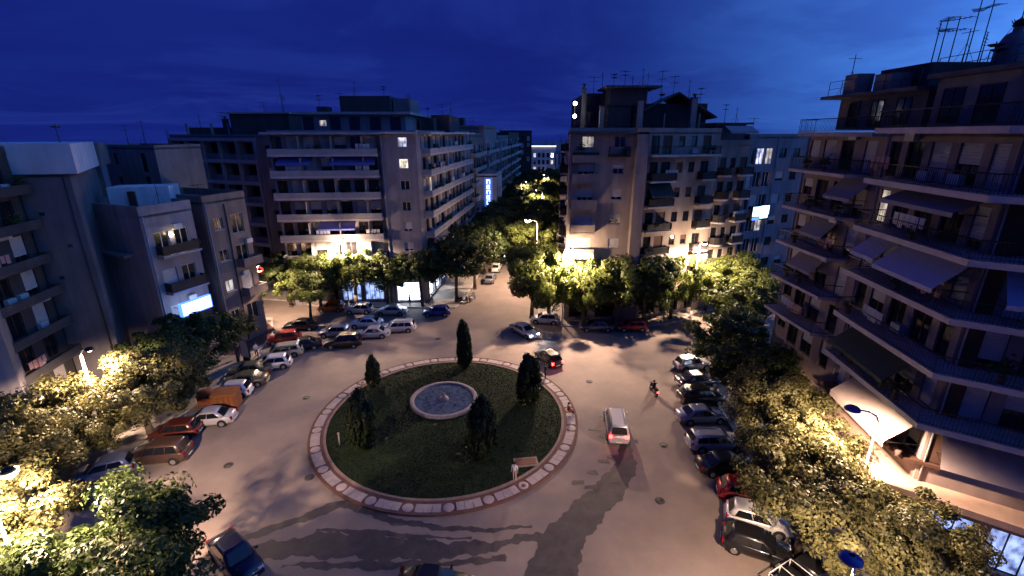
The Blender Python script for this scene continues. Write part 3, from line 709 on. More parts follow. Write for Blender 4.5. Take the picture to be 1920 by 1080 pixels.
b2b = Bld('apartment_building', 'brownish apartment house with stacked rounded balconies beside the cream corner block', [(27.85, 65.7), (33.2, 68.0), (33.2, 84), (27.85, 84)], 23.6, 'plaster_tan', parapet=.6)
F2b = [3.6 + 3.2 * k for k in range(6)]
b2b.facade(0, F2b, [(1.0, 1.1, 'd'), (2.8, 1.0, 'w'), (4.8, 1.3, 'd')], shut=.25, shm='shutter_brown', seed=8)
b2b.finish()
for z in F2b[1:]:
    a, d, q, ln = b2b.edge(0); P_ = lambda u, n: tuple(a + d * u + q * n)
    arc = [P_(.1, .01)] + [P_(.1 + 2.3 * k / 6, .25 + 1.0 * math.sin(math.pi * k / 6) ** .6 if 0 < k < 6 else .25) for k in range(7)] + [P_(2.4, .01)]
    b2b.slab_poly(arc, [P_(.4, .005), P_(2.1, .005)], z, .22, 'slabedge', 'mesh')
    b2b.balc(0, 3.6, 5.8, z, 1.1, .22, 'slabedge', 'mesh')
b2b.box('penthouse', 28.5, 32.8, 69.5, 78, 23.6, 26.2, 'plaster_grey'); b2b.box('penthouse_roof', 28.0, 33.2, 68.2, 79, 26.21, 26.45, 'roofing')
b2b.awn(0, .4, 5.4, 26.0, 'awning_grey', .7, 1.2); b2b.antenna(29, 68, 26.4, 2.4, 0); b2b.antenna(31, 69, 26.4, 2.0, 2)

b2c = Bld('office_building', 'narrow glazed office block with a bright sign panel and a lit top window', [(33.4, 69.2), (38.6, 71.4), (45, 74.2), (45, 88), (33.4, 88)], 24.6, 'plaster_violet', parapet=.4)
F2c = [4.2 + 3.3 * k for k in range(6)]
b2c.facade(0, F2c, [(.9, 1.3, 'd'), (2.6, 1.5, 'd'), (4.4, 1.4, 'd')], lit={(5, 1): 'lit_white', (5, 2): 'lit_soft', (2, 2): 'lit_soft'}, frame='frame_white', shut=.1, seed=9)
b2c.facade(1, F2c, [(1.5, 1.6, 'w'), (4.5, 1.6, 'w')], seed=10)
b2c.finish()
b2c.antenna(35, 72, 25, 2.2, 0)
sg = thing('lit_sign', 'bright white and cyan twin panel shop sign high on the narrow office block', 'sign', (37.3, 70.42, 12.8), math.atan2(2.2, 5))
add('housing', MB().box(-1.75, 1.75, 0.0, .25, -.15, 2.0), 'frame_dark', sg)
add('panel', MB().box(-1.65, -.15, -.06, -.005, .45, 1.85), 'sign_cyan', sg); add('panel', MB().box(-.05, 1.65, -.06, -.005, .6, 1.95), 'sign_white', sg)
add('panel', MB().box(-1.65, -.2, -.06, -.005, -.1, .3), 'sign_edge', sg); add('panel', MB().box(-.05, 1.5, -.06, -.005, .1, .48), 'sign_cyan', sg)

# ---- centre-left corner block ------------------------------------------------
ys = 106
b3 = Bld('apartment_building', 'wide grey apartment block on the street corner with long white balcony bands', [(-33.4, 67.4), (-18.6, 69.0), (-18.4, 68.2), (-13.4, 68.6), (-13.0, 69.2), (street_l(ys), ys), (-30, ys)], 25.2, 'plaster_violet', parapet=.25)
F3 = [7.4, 10.4, 13.4, 16.4, 19.4, 22.3]
FB = [(1.0, 1.3, 'd'), (3.0, 1.6, 'd'), (5.2, 1.5, 'd'), (7.4, 1.6, 'd'), (9.5, 1.6, 'd'), (11.6, 1.4, 'd'), (13.6, 1.5, 'd')]
mixed(b3, 0, .2, [(2.2, 2.6, 's'), (5.4, 2.8, 's'), (8.8, 2.8, 's'), (12.2, 2.8, 's')], {(0, 2): 'shop_blue', (0, 3): 'shop_blue'}, F3, FB, {}, shut=.5, seed=11)
mixed(b3, 2, .2, [(2.6, 3.6, 's')], {(0, 0): 'shop_white'}, F3, [(3.1, 1.3, 'w')], {(5, 0): 'lit_white', (4, 0): 'lit_warm'}, shut=.4, frame='frame_white', seed=12)
mixed(b3, 4, .2, [(2.4, 3.0, 's'), (6.4, 3.0, 's'), (10.4, 3, 's'), (15, 3, 's'), (20, 3, 's'), (26, 3, 's')], {(0, 0): 'shop_white', (0, 1): 'shop_white', (0, 2): 'shop_blue', (0, 4): 'lit_soft'},
      F3, [(1.8 + 3.1 * k, 1.7, 'd') for k in range(11)], {(3, 1): 'lit_soft', (0, 3): 'lit_soft'}, shut=.45, seed=13)
b3.finish()
for k, z in enumerate(F3):
    b3.balc(0, .1, 14.6, z, 1.5, .28, 'slabedge', 'panel', 'slabedge_grey', .75)
    b3.balc(4, .4, 34, z, 1.35, .28, 'slabedge', 'panel', 'slabedge_grey', .7)
    for u in (4.2, 8.5, 12.6): add('divider', MB().box(-.03, .03, -1.4, -.02, .02, 2.4), 'slabedge_grey', b3.e, b3.pt(0, u, 0, z), b3.ang(0))
b3.balc(0, -.4, 15.2, 25.2, 1.9, .3, 'slabedge_grey', None); b3.balc(2, -.1, 5.2, 25.24, .8, .26, 'slabedge', None); b3.balc(4, 0, 35, 25.2, 1.7, .26, 'slabedge', None)
b3.awn(0, 1.0, 5.6, 22.0, 'awning_blue', .9, 1.5); b3.awn(0, 8, 14.2, 22.0, 'awning_blue', .9, 1.5); b3.awn(0, 5.5, 10.6, 13.1, 'awning_blue', 1.1, 1.5)
b3.awn(4, 3, 10, 10.1, 'awning_grey', 1.0, 1.3)
b3.slab_poly([(-33, 67.5), (-32.8, 64.9), (-18.4, 66.4), (-18.6, 68.9)], [(-32.9, 67.4), (-18.7, 68.8)], 4.6, .35, 'palestone', None, name='canopy')
b3.box('lit_band', -32.6, -19, 66.6, 66.9, 5.6, 7.0, 'palestone', math.atan2(1.6, 14.8))
# set-back top floor and roof boxes
b3.box('penthouse', -30.5, -15.4, 72, 98, 25.2, 27.6, 'plaster_violet'); b3.box('penthouse_roof', -31.2, -14.4, 70.8, 99, 27.61, 27.95, 'slabedge_grey')
for x in (-30.2, -26.3, -23.5, -20.5, -17.6):
    wo = add('window', wmesh('frame', 1.5, 2.0), 'frame_dark', b3.e, b3.L(x, 71.94, 25.3), 0)
    lit_ = False
    add('pane', wmesh('pane', 1.5, 2.0), 'lit_soft' if lit_ else 'glass', wo)
wo = add('window', wmesh('frame', 1.1, .9), 'frame_white', b3.e, b3.L(-27.9, 71.93, 26.0), 0); add('pane', wmesh('pane', 1.1, .9), 'lit_soft', wo)
b3.box('stair_tower', -26.0, -18.4, 76, 84, 27.96, 30.4, 'plaster_dark'); b3.box('stair_tower', -18.2, -15.6, 77, 84, 27.96, 30.1, 'plaster_grey')
b3.box('roof_tank', -14.6, -12.6, 80, 83, 25.3, 27.4, 'plaster_dark'); b3.box('penthouse', -13.6, -10.6, 84, 100, 25.2, 28.0, 'plaster_dark')
b3.box('roof_tank', -29.6, -28, 76, 78, 27.96, 28.9, 'plaster_dark')
for x, y, z, h, k in [(-24.2, 78, 30.4, 2.2, 2), (-20, 79, 30.4, 1.6, 0), (-29.5, 77, 28, 2.6, 0), (-16.4, 80, 28, 3.0, 1), (-12, 86, 28, 1.8, 0), (-11, 90, 28, 2.4, 2), (-27.2, 80, 28, 3.2, 0), (-13.8, 82, 27.4, 1.7, 3), (-15.9, 76, 28, 2.0, 0)]:
    b3.antenna(x, y, z, h, k)

# ---- dark loggia block behind ------------------------------------------------
b4 = Bld('apartment_building', 'dark apartment block with a grid of deep loggias behind the low houses', [(-57, 82), (-34.8, 73.5), (-34.8, 92), (-57, 98)], 24.6, 'plaster_grey', parapet=.3)
F4 = [4.6 + 3.3 * k for k in range(6)]
b4.facade(0, F4, [(2.0 + 3.75 * k, 3.1, 'l') for k in range(5)] + [(21.3, 1.3, 'w'), (22.9, .8, 'o')], shut=.2, seed=14)
b4.finish()
for k in range(7): add('pilaster', MB().box(-.22, .22, -.35, -.01, 0, 24.3), 'plaster_violet', b4.e, b4.pt(0, .15 + 3.75 * k if k < 6 else 23.4, 0, 0), b4.ang(0))
for z in F4[1:] + [24.4]: b4.balc(0, .05, 19, z, .42, .5, 'slabedge_grey', None)
b4.box('penthouse', -55, -46, 84, 95, 24.6, 26.0, 'plaster_dark'); b4.box('penthouse', -45.0, -35.6, 79.5, 92, 24.6, 28.0, 'plaster_dark'); b4.box('penthouse_roof', -45.6, -35.2, 79, 92, 28.01, 28.25, 'slabedge_grey')
for x in (-53, -49, -46.2): b4.box('terrace_post', x, x + .3, 80.5, 80.8, 24.6, 26.6, 'plaster_violet')
b4.antenna(-36.6, 80, 28.2, 5.2, 2); b4.antenna(-36.6, 80.5, 28.2, 2.6, 1); b4.antenna(-40, 81, 28.2, 1.6, 0); b4.antenna(-50, 86, 26, 2.6, 0); b4.antenna(-54, 86, 26, 2.2, 2); b4.chimney(-47.2, 82, 24.6, .7, 2.6, 'plaster_dark')

# ---- low houses on the left --------------------------------------------------
b5 = Bld('low_house', 'low violet-grey house with balconies above a glowing white shop sign', [(-36.2, 45.4), (-34.5, 50.6), (-44.5, 55.5), (-46.2, 49.6)], 17.4, 'plaster_violet', parapet=.9)
b5.facade(0, [5.4, 9.3, 13.2], [(1.7, 1.5, 'd'), (3.8, 1.5, 'd')], lit={}, shut=.3, seed=15, frame='frame_white')
b5.finish()
for z in (5.4, 9.3, 13.2): b5.balc(0, .8, 5.0, z, 1.0, .22, 'slabedge_grey', 'mesh')
b5.box('penthouse', -43.2, -37.6, 50.8, 54, 17.4, 19.6, 'plaster_white', R(18)); b5.box('hatch', -40.6, -40.0, 50.1, 50.5, 17.4, 19.2, 'frame_dark', R(18))
b5.box('courtyard_ledge', -45.2, -38, 46.6, 47.4, 13.2, 13.5, 'plaster_grey', R(-24)); b5.antenna(-36.6, 49, 17.4, 3.2, 2)
wl = thing('wall_lamp', 'small lit lamp on the balcony wall of the low violet-grey house', 'lamp', (-35.28, 47.95, 15.1), math.atan2(5.2, 1.7))
add('bracket', MB().box(-.05, .05, -.25, -.01, .1, .2), 'darkmetal', wl); add('globe', MB().lathe([(.001, -.16), (.15, -.08), (.17, .03), (.1, .13), (.001, .15)], 12), 'lampglow', wl)
light('bulb', (0, -.45, .02), 14, (1, .75, .45), wl)
sg = thing('shop_sign', 'bright white lightbox sign with blue glow on the low violet-grey house', 'sign', (-35.1, 47.6, 6.9), math.atan2(5.2, 1.7))
add('lightbox', MB().box(-1.65, 1.65, -1.45, -1.15, 0, 1.25), 'sign_white', sg)
add('frame', MB().box(-1.72, 1.72, -1.5, -1.1, -.09, -.005).box(-1.72, 1.72, -1.5, -1.1, 1.255, 1.34).box(-1.74, -1.655, -1.5, -1.1, -.09, 1.34).box(1.655, 1.74, -1.5, -1.1, -.09, 1.34), 'sign_edge', sg)
add('arm', MB().tube((-1.2, -1.12, .6), (-1.2, .3, .6), .04).tube((1.2, -1.12, .6), (1.2, .3, .6), .04), 'darkmetal', sg)
b6 = Bld('low_house', 'low brownish-grey house with corner balconies beside the narrow dark gap', [(-34.05, 51.9), (-32.4, 57.4), (-42, 61), (-44, 56)], 17.8, 'plaster_brown', parapet=.7)
b6.facade(0, [2.4, 6.2, 9.9, 13.6], [(1.5, 1.2, 'w'), (4.1, 1.7, 'd')], lit={(1, 0): 'lit_soft'}, shut=.15, seed=16, frame='frame_white', sill=True)
b6.finish()
for z in (6.2, 9.9): b6.balc(0, 3.0, 5.9, z, 1.1, .25, 'plaster_brown', 'panel', 'plaster_brown', .8)
b6.antenna(-35.5, 54, 17.8, 1.8, 0)
add('drainpipe', MB().tube((0, 0, 0), (0, 0, 17), .07), 'darkmetal', b6.e, b6.pt(0, 2.6, .1, .3))

b7 = Bld('narrow_house', 'tall narrow pale house front with one stack of small balconies', [(-48.2, 46.2), (-44.2, 49.4), (-51, 60), (-56, 57)], 21.6, 'plaster_tan', parapet=.3)
F7 = [2.2 + 3.1 * k for k in range(6)]
b7.facade(0, F7, [(2.6, 1.1, 'd')], shut=.2, seed=17)
b7.finish()
for z in F7[2:]: b7.balc(0, 1.6, 3.9, z, .8, .18, 'slabedge_grey', 'bars')
b7.box('penthouse', -54, -47, 52.6, 57.5, 21.6, 24.0, 'plaster_grey', R(30))
b8 = Bld('backyard_house', 'plain grey rear house with blank walls rising behind the low houses', [(-52, 62), (-43, 58.8), (-42, 66), (-53, 70)], 23.4, 'plaster_grey', parapet=.3)
b8.facade(0, [17.6, 20.4], [(2.2, .9, 'w'), (7.2, 1.0, 'd')], seed=18); b8.finish()
b8.antenna(-50, 64, 23.5, 2.6, 0); b8.antenna(-47, 63, 23.5, 3.2, 2); b8.antenna(-44, 63, 23.5, 1.9, 1)
b9 = Bld('gable_house', 'tall house with a blank grey side wall under a broad white parapet, left edge', [(-43.4, 41.9), (-39.4, 42.8), (-46.5, 54), (-54, 50)], 21.6, 'plaster_grey', parapet=0)
b9.finish()
add('drainpipe', MB().tube((0, 0, .1), (0, 0, 21.4), .07, n=6), 'antennametal', b9.e, b9.pt(0, 3.6, .1, 0))
for u, z in [(1.2, 18), (1.2, 12), (2.6, 15)]: add('vent', MB().box(-.2, .2, -.05, -.005, 0, .3), 'antennametal', b9.e, b9.pt(0, u, 0, z), b9.ang(0))
add('white_parapet', MB().prism([b9.L(*p)[:2] for p in [(-44.2, 41.5), (-38.6, 42.8), (-46.2, 54.2), (-54.2, 50)]], 21.62, 24.18), 'plaster_white', b9.e)
b9.antenna(-44, 42, 24.2, 2.0, 2); b9.box('roof_tank', -46.2, -45.2, 42.2, 43, 24.2, 25.1, 'plaster_dark'); b9.antenna(-40.5, 44, 24.2, 1.6, 3)
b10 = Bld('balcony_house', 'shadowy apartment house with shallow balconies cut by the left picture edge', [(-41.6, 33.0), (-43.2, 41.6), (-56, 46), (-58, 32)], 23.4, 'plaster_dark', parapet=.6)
F10 = [2 + 3.05 * k for k in range(7)]
b10.facade(0, F10, [(1.5, 1.4, 'd'), (4.2, 1.5, 'd'), (7.0, 1.5, 'd')], shut=.3, seed=19); b10.finish()
for z in F10[1:]: b10.balc(0, .2, 8.7, z, 1.2, .25, 'plaster_dark', 'panel', 'plaster_dark', .55)
b10.antenna(-48, 36, 24, 2.6, 0)
b11 = Bld('end_house', 'pale blank side wall of a house in the lower left corner behind the trees', [(-43, 27), (-36.9, 31.2), (-46, 40), (-56, 30)], 15.4, 'plaster_violet', parapet=.2)
b11.finish()

# ---- along the far street ----------------------------------------------------
def block(name, label, y0, y1, h, wm, side, fl=3.2, bays=3.4, seed=0, dep=16, lit={}, front=True, cut=0.0, group=None):
    if side < 0:
        poly = [(street_l(y0) - dep, y0), (street_l(y0) + cut, y0), (street_l(y1) + cut, y1), (street_l(y1) - dep, y1)]; e = 1
    else:
        poly = [(street_r(y1), y1), (street_r(y0), y0), (street_r(y0) + dep, y0), (street_r(y1) + dep, y1)]; e = 0
    b = Bld(name, label, poly, h, wm, parapet=.5, group=group); nf = int((h - 4.2) / fl); fls = [4.2 + fl * k for k in range(nf)]
    n = int((y1 - y0) / bays)
    b.facade(e, fls, [(bays * (k + .5), 1.5, 'd') for k in range(n)], lit=lit, seed=seed, shut=.4)
    if side < 0 and front: b.facade(0, fls, [(dep - 2.5 - 3.2 * k + cut, 1.2, 'w') for k in range(3)], seed=seed + 1)
    b.finish()
    for z in fls: b.balc(e, .5, (y1 - y0) - .5, z, 1.1, .25, 'slabedge_grey', 'panel', 'slabedge_grey', .7)
    for k in range(4): b.antenna(poly[1][0] - side * -3 - rnd.uniform(0, 6), rnd.uniform(y0 + 2, y1 - 2), h, rnd.uniform(1.5, 3.0), k % 3)
    b.box('stair_tower', poly[0][0] + 4, poly[0][0] + 10, (y0 + y1) / 2 - 3, (y0 + y1) / 2 + 3, h, h + 2.6, 'plaster_dark')
    return b
block('street_building', 'dark brown apartment building next along the street past the balcony-banded corner', 107, 124, 24.6, 'plaster_brown', -1, seed=20, front=False)
bs = Bld('sign_house', 'low pale house end wall carrying a glowing vertical blue sign', [(-9.2, 113), (-3.6, 113), (-2.6, 122), (-8.3, 122)], 15.6, 'plaster_white', parapet=.5)
bs.facade(1, [4, 7.2, 10.4], [(2, 1.4, 'd'), (5.5, 1.4, 'd')], seed=22); bs.finish()
vsg = thing('vertical_sign', 'glowing blue-white vertical letter sign on the pale end wall down the street', 'sign', (-5.6, 112.95, 8.6))
add('backing', MB().box(-.9, .9, -.14, -.02, -.2, 6.4), mat('signblue', (.05, .1, .4), .5, emit=(.08, .2, .9), es=.7), vsg)
for k in range(5):
    gl = MB(); z = 5.2 - k * 1.22
    if k % 2 == 0: gl.box(-.42, -.22, -.24, -.15, z, z + .95).box(.22, .42, -.24, -.15, z, z + .95).box(-.22, .22, -.24, -.15, z + .75, z + .95)
    else: gl.box(-.42, -.22, -.24, -.15, z, z + .95).box(-.22, .4, -.24, -.15, z, z + .2).box(-.22, .36, -.24, -.15, z + .38, z + .56).box(-.22, .4, -.24, -.15, z + .75, z + .95)
    if k == 4: gl.box(-.22, .22, -.24, -.15, z, z + .18)
    add('letter', gl, 'sign_white', vsg)
block('street_building', 'tall brown building with pale balcony stacks beyond the blue vertical sign', 126, 150, 26.5, 'plaster_pink', -1, seed=23, lit={(3, 2): 'lit_soft'})
block('street_building', 'dim mid-height building halfway down the left side of the street', 152, 182, 24, 'plaster_grey', -1, seed=24, front=False, lit={(1, 3): 'lit_soft', (0, 5): 'lit_warm'})
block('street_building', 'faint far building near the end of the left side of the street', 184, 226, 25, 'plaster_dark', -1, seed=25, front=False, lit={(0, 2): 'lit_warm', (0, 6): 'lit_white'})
block('street_building', 'dark building behind the cream corner block on the right of the street', 86, 130, 23, 'plaster_tan', 1, seed=26, lit={(0, 2): 'lit_warm', (1, 4): 'lit_soft', (0, 7): 'lit_white'})
block('street_building', 'dim far building on the right side of the street', 132, 200, 21, 'plaster_grey', 1, seed=27, lit={(0, 3): 'lit_warm', (0, 9): 'lit_white', (1, 12): 'lit_soft'})
ht = Bld('hotel', 'floodlit building closing the end of the street with a lit roof cornice', [(10.4, 262), (23.4, 262), (23.4, 280), (10.4, 280)], 18.5, 'plaster_white', parapet=.5)
ht.facade(0, [2, 5.6, 9.2, 12.8], [(1.8 + 2.35 * k, 1.3, 'd') for k in range(5)], lit={(0, 0): 'lit_white', (0, 1): 'lit_warm', (0, 2): 'shop_white', (0, 3): 'lit_warm', (1, 0): 'lit_white', (3, 0): 'lit_white', (3, 4): 'shop_white', (2, 4): 'lit_warm'}, shut=.2, seed=28); ht.finish()
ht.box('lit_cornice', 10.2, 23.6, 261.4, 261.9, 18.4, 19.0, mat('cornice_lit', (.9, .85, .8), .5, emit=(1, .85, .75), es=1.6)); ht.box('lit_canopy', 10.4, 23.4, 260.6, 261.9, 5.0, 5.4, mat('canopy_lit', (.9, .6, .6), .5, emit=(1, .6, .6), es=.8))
h2 = Bld('far_hall', 'low pale columned hall beside the floodlit building at the street end', [(23.8, 262), (34, 262), (34, 280), (23.8, 280)], 15, 'plaster_violet', parapet=.6)
h2.facade(0, [2, 7], [(1.6 + 2.3 * k, 1.1, 'd') for k in range(4)], seed=29, lit={(0, 1): 'lit_warm'}); h2.finish()
for k in range(5): add('column', MB().tube((0, -.3, 0), (0, -.3, 14.5), .35, n=8), 'plaster_white', h2.e, h2.pt(0, .4 + 2.3 * k, 0, 0))
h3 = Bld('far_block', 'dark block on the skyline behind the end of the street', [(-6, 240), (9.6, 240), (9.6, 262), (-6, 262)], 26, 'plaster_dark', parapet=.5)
h3.facade(0, [12, 15.2, 18.4, 21.6], [(2 + 3 * k, 1.4, 'd') for k in range(5)], seed=30); h3.finish(); h3.antenna(0, 245, 26, 4, 2); h3.antenna(5, 246, 26, 3, 0)

# ------------------------------------------------------------------ trees
def crown_mesh(seed, rx, rz, nclump, per, leaf, name='crown', cyp=False):
    g_ = np.random.default_rng(seed)
    d = g_.normal(size=(nclump, 3)); d /= np.linalg.norm(d, axis=1)[:, None]
    rad = g_.uniform(.30, 1.12, nclump) ** .6
    lump = 1 + .22 * np.sin(d[:, 0] * 3.1 + seed) * np.cos(d[:, 1] * 2.7 + seed * 2) + .12 * np.sin(d[:, 2] * 5 + seed)
    c = d * (rad * lump)[:, None]
    if cyp:
        z = g_.uniform(-1, 1, nclump); prof = np.interp(z, [-1, -.85, -.5, .0, .5, .85, 1], [.5, .85, 1, .92, .72, .38, .08]); th = g_.uniform(0, 6.28, nclump)
        rr_ = np.sqrt(g_.uniform(.3, 1, nclump)) * prof; c = np.stack([rr_ * np.cos(th), rr_ * np.sin(th), z], 1)
    else:
        c[:, 2] = np.where(c[:, 2] < -.55, -.55 + (c[:, 2] + .55) * .3, c[:, 2])
    c = c * np.array([rx, rx, rz]); cs = g_.uniform(.45, 1.0, nclump) * rx * (.31 if not cyp else .34)
    idx = np.repeat(np.arange(nclump), per); n = len(idx)
    o = g_.normal(size=(n, 3)); o /= np.linalg.norm(o, axis=1)[:, None]; o *= (g_.uniform(.15, 1, n) ** .5)[:, None]
    if cyp: o[:, 2] *= 1.6
    p = c[idx] + o * cs[idx][:, None] * np.array([1, 1, .75])
    nrm = o + .5 * p / np.array([rx, rx, rz]) + g_.normal(size=(n, 3)) * .45; nrm /= np.linalg.norm(nrm, axis=1)[:, None]
    t = np.cross(nrm, g_.normal(size=(n, 3))); t /= np.linalg.norm(t, axis=1)[:, None]; b = np.cross(nrm, t)
    s = (leaf * g_.uniform(.6, 1.25, n))[:, None]
    V = np.stack([p - t * s * .5, p + b * s * .32, p + t * s * .6, p - b * s * .32], 1)
    me = bpy.data.meshes.new(name); me.vertices.add(n * 4); me.vertices.foreach_set('co', V.reshape(-1))
    me.loops.add(n * 4); me.loops.foreach_set('vertex_index', np.arange(n * 4, dtype=np.int32)); me.polygons.add(n)
    me.polygons.foreach_set('loop_start', np.arange(0, n * 4, 4, dtype=np.int32)); me.polygons.foreach_set('loop_total', np.full(n, 4, dtype=np.int32))
    me.update(); return me, c
def trunk_mesh(seed, hc, rx, rz, cl):
    g_ = random.Random(seed); b = MB(); r0 = .24; z1 = hc - rz * .55
    lean = (g_.uniform(-.3, .3), g_.uniform(-.3, .3))
    mid = (lean[0] * .4, lean[1] * .4, z1 * .5); top = (lean[0], lean[1], z1)
    b.tube((0, 0, -.1), (0, 0, .25), r0 * 1.5, r0 * 1.05, n=9); b.tube((0, 0, .2), mid, r0 * 1.05, r0 * .85, n=9); b.tube(mid, top, r0 * .86, r0 * .7, n=9)
    for k in range(9):
        e = cl[g_.randrange(len(cl))]; e = (e[0] * .85, e[1] * .85, hc + e[2] * .75)
        m = ((top[0] + e[0]) / 2 + g_.uniform(-.3, .3), (top[1] + e[1]) / 2 + g_.uniform(-.3, .3), (top[2] + e[2]) / 2 + .15)
        b.tube(top, m, .13, .08, n=6, cap=False); b.tube(m, e, .08, .025, n=5, cap=False)
        e2 = (m[0] + g_.uniform(-1, 1), m[1] + g_.uniform(-1, 1), m[2] + g_.uniform(.4, 1.3)); b.tube(m, e2, .05, .015, n=4, cap=False)
    return b.mesh('trunk')
VAR = []
for k, (rx, rz) in enumerate([(3.2, 2.5), (3.4, 2.4), (3.0, 2.7), (3.6, 2.6)]):
    cm, cl = crown_mesh(11 + k, rx, rz, 85, 150, .28); VAR.append((cm, trunk_mesh(40 + k, 5.8, rx, rz, cl), rx, rz))
for k, (rx, rz) in enumerate([(3.3, 2.5), (3.5, 2.6)]):
    cm, cl = crown_mesh(31 + k, rx, rz, 95, 300, .20); VAR.append((cm, trunk_mesh(50 + k, 5.8, rx, rz, cl), rx, rz))
def tree(x, y, hc, r, label, dark=False, v=None, sz=None, group='leafy street trees round the square'):
    near = y < 36; fk = .84 if y < 50 else 1.10 if (2 < x < 24 and y < 64) else 1.03; sz = 1.28 if (2 < x < 24 and 50 < y < 64) else sz; hc *= fk; r *= 1.0 if y < 50 else 1.14; v = (4 + rnd.randrange(2) if near else rnd.randrange(4)) if v is None else v; cm, tm, rx, rz = VAR[v]
    t = thing('street_tree', label, 'tree', (x, y, 0.0), 0, group); rz_ = rnd.uniform(0, 6.28); s = r / rx
    tr = add('trunk', tm, 'trunkbark', t, (0, 0, 0), rz_); tr.scale = (s, s, hc / 5.8)
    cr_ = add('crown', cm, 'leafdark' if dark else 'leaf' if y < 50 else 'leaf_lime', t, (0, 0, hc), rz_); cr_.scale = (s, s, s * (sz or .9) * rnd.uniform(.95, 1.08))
    return t
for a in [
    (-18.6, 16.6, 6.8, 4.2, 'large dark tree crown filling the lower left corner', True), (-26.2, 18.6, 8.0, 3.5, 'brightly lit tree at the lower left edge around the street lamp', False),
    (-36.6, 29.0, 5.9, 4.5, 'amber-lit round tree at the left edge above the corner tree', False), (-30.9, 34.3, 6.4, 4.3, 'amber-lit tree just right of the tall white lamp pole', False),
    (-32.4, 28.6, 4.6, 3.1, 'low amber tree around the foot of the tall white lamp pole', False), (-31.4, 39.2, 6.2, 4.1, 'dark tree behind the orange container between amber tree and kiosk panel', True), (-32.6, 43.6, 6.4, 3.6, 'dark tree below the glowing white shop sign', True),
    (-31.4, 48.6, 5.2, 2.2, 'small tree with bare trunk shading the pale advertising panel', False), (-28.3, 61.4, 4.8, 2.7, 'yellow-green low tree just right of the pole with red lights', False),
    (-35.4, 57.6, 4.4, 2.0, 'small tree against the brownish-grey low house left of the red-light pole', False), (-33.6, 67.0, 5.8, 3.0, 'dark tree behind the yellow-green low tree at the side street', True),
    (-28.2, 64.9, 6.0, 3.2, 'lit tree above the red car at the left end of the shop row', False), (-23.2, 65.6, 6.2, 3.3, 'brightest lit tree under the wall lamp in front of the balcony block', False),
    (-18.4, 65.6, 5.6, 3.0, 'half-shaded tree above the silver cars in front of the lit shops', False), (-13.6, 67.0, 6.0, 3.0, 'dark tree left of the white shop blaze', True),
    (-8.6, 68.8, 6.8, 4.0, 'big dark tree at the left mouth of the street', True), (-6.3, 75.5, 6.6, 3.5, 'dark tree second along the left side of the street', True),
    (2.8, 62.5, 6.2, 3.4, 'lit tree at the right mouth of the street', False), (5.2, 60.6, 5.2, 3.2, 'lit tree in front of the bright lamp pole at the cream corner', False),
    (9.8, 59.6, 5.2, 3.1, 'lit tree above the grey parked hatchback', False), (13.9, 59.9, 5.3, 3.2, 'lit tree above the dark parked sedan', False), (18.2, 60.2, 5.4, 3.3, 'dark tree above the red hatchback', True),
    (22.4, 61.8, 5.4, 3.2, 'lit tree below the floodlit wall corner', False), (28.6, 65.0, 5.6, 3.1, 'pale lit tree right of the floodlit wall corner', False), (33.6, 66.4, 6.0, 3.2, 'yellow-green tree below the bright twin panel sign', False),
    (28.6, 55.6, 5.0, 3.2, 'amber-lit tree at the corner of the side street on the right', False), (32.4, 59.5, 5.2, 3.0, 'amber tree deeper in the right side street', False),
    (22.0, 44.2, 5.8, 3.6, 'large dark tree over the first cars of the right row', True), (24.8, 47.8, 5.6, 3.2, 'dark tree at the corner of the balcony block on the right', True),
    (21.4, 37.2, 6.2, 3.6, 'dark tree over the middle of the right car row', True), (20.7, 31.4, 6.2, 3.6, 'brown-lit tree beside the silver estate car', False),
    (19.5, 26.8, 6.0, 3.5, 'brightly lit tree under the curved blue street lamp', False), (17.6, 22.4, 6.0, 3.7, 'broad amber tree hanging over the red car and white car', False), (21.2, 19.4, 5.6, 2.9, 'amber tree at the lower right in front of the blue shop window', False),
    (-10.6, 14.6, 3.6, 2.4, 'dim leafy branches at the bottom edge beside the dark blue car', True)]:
    tree(*a)
STREET = []
for k, y in enumerate([84, 93, 103, 114, 126, 139, 153, 168, 186, 206, 230]):
    STREET.append((street_l(y) + 6.4, y, 'left', k)); STREET.append((street_r(y) - 5.6, y + 3, 'right', k))
ordn = ['first', 'second', 'third', 'fourth', 'fifth', 'sixth', 'seventh', 'eighth', 'ninth', 'tenth', 'eleventh']
for x, y, sd, k in STREET:
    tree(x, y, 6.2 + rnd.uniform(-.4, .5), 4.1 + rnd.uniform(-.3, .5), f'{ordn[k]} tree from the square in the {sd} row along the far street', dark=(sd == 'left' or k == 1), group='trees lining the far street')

def cypress(x, y, h, r, label, v, lean=0.0):
    t = thing('cypress', label, 'tree', (x, y, lawn_z(math.hypot(x - CX, y - CY)) - .02), 0, 'cypresses on the island'); cm, _ = crown_mesh(60 + v, 1.0, 1.0, 120, 60, .20, cyp=True)
    for vv in cm.vertices: vv.co = Vector((vv.co.x * r, vv.co.y * r, (vv.co.z + 1) * .5 * (h - .45) + .45))
    add('crown', cm, 'cypressleaf', t); add('trunk', MB().tube((0, 0, -.05), (0, 0, h * .85), .13, .03, n=8), 'trunkbark', t)
cypress(-5.3, 47.0, 5.3, .88, 'tall dark column cypress at the far edge of the island', 1); cypress(-14.3, 43.0, 3.2, .75, 'small pointed cypress at the left rear of the island', 2)
cypress(-12.3, 33.0, 4.9, 1.05, 'ragged cypress on the left front of the lawn', 3); cypress(1.6, 39.8, 4.8, 1.15, 'bushy cypress on the right rear of the lawn', 4); cypress(-2.4, 31.4, 5.2, 1.15, 'widest front cypress just right of the fountain', 5)

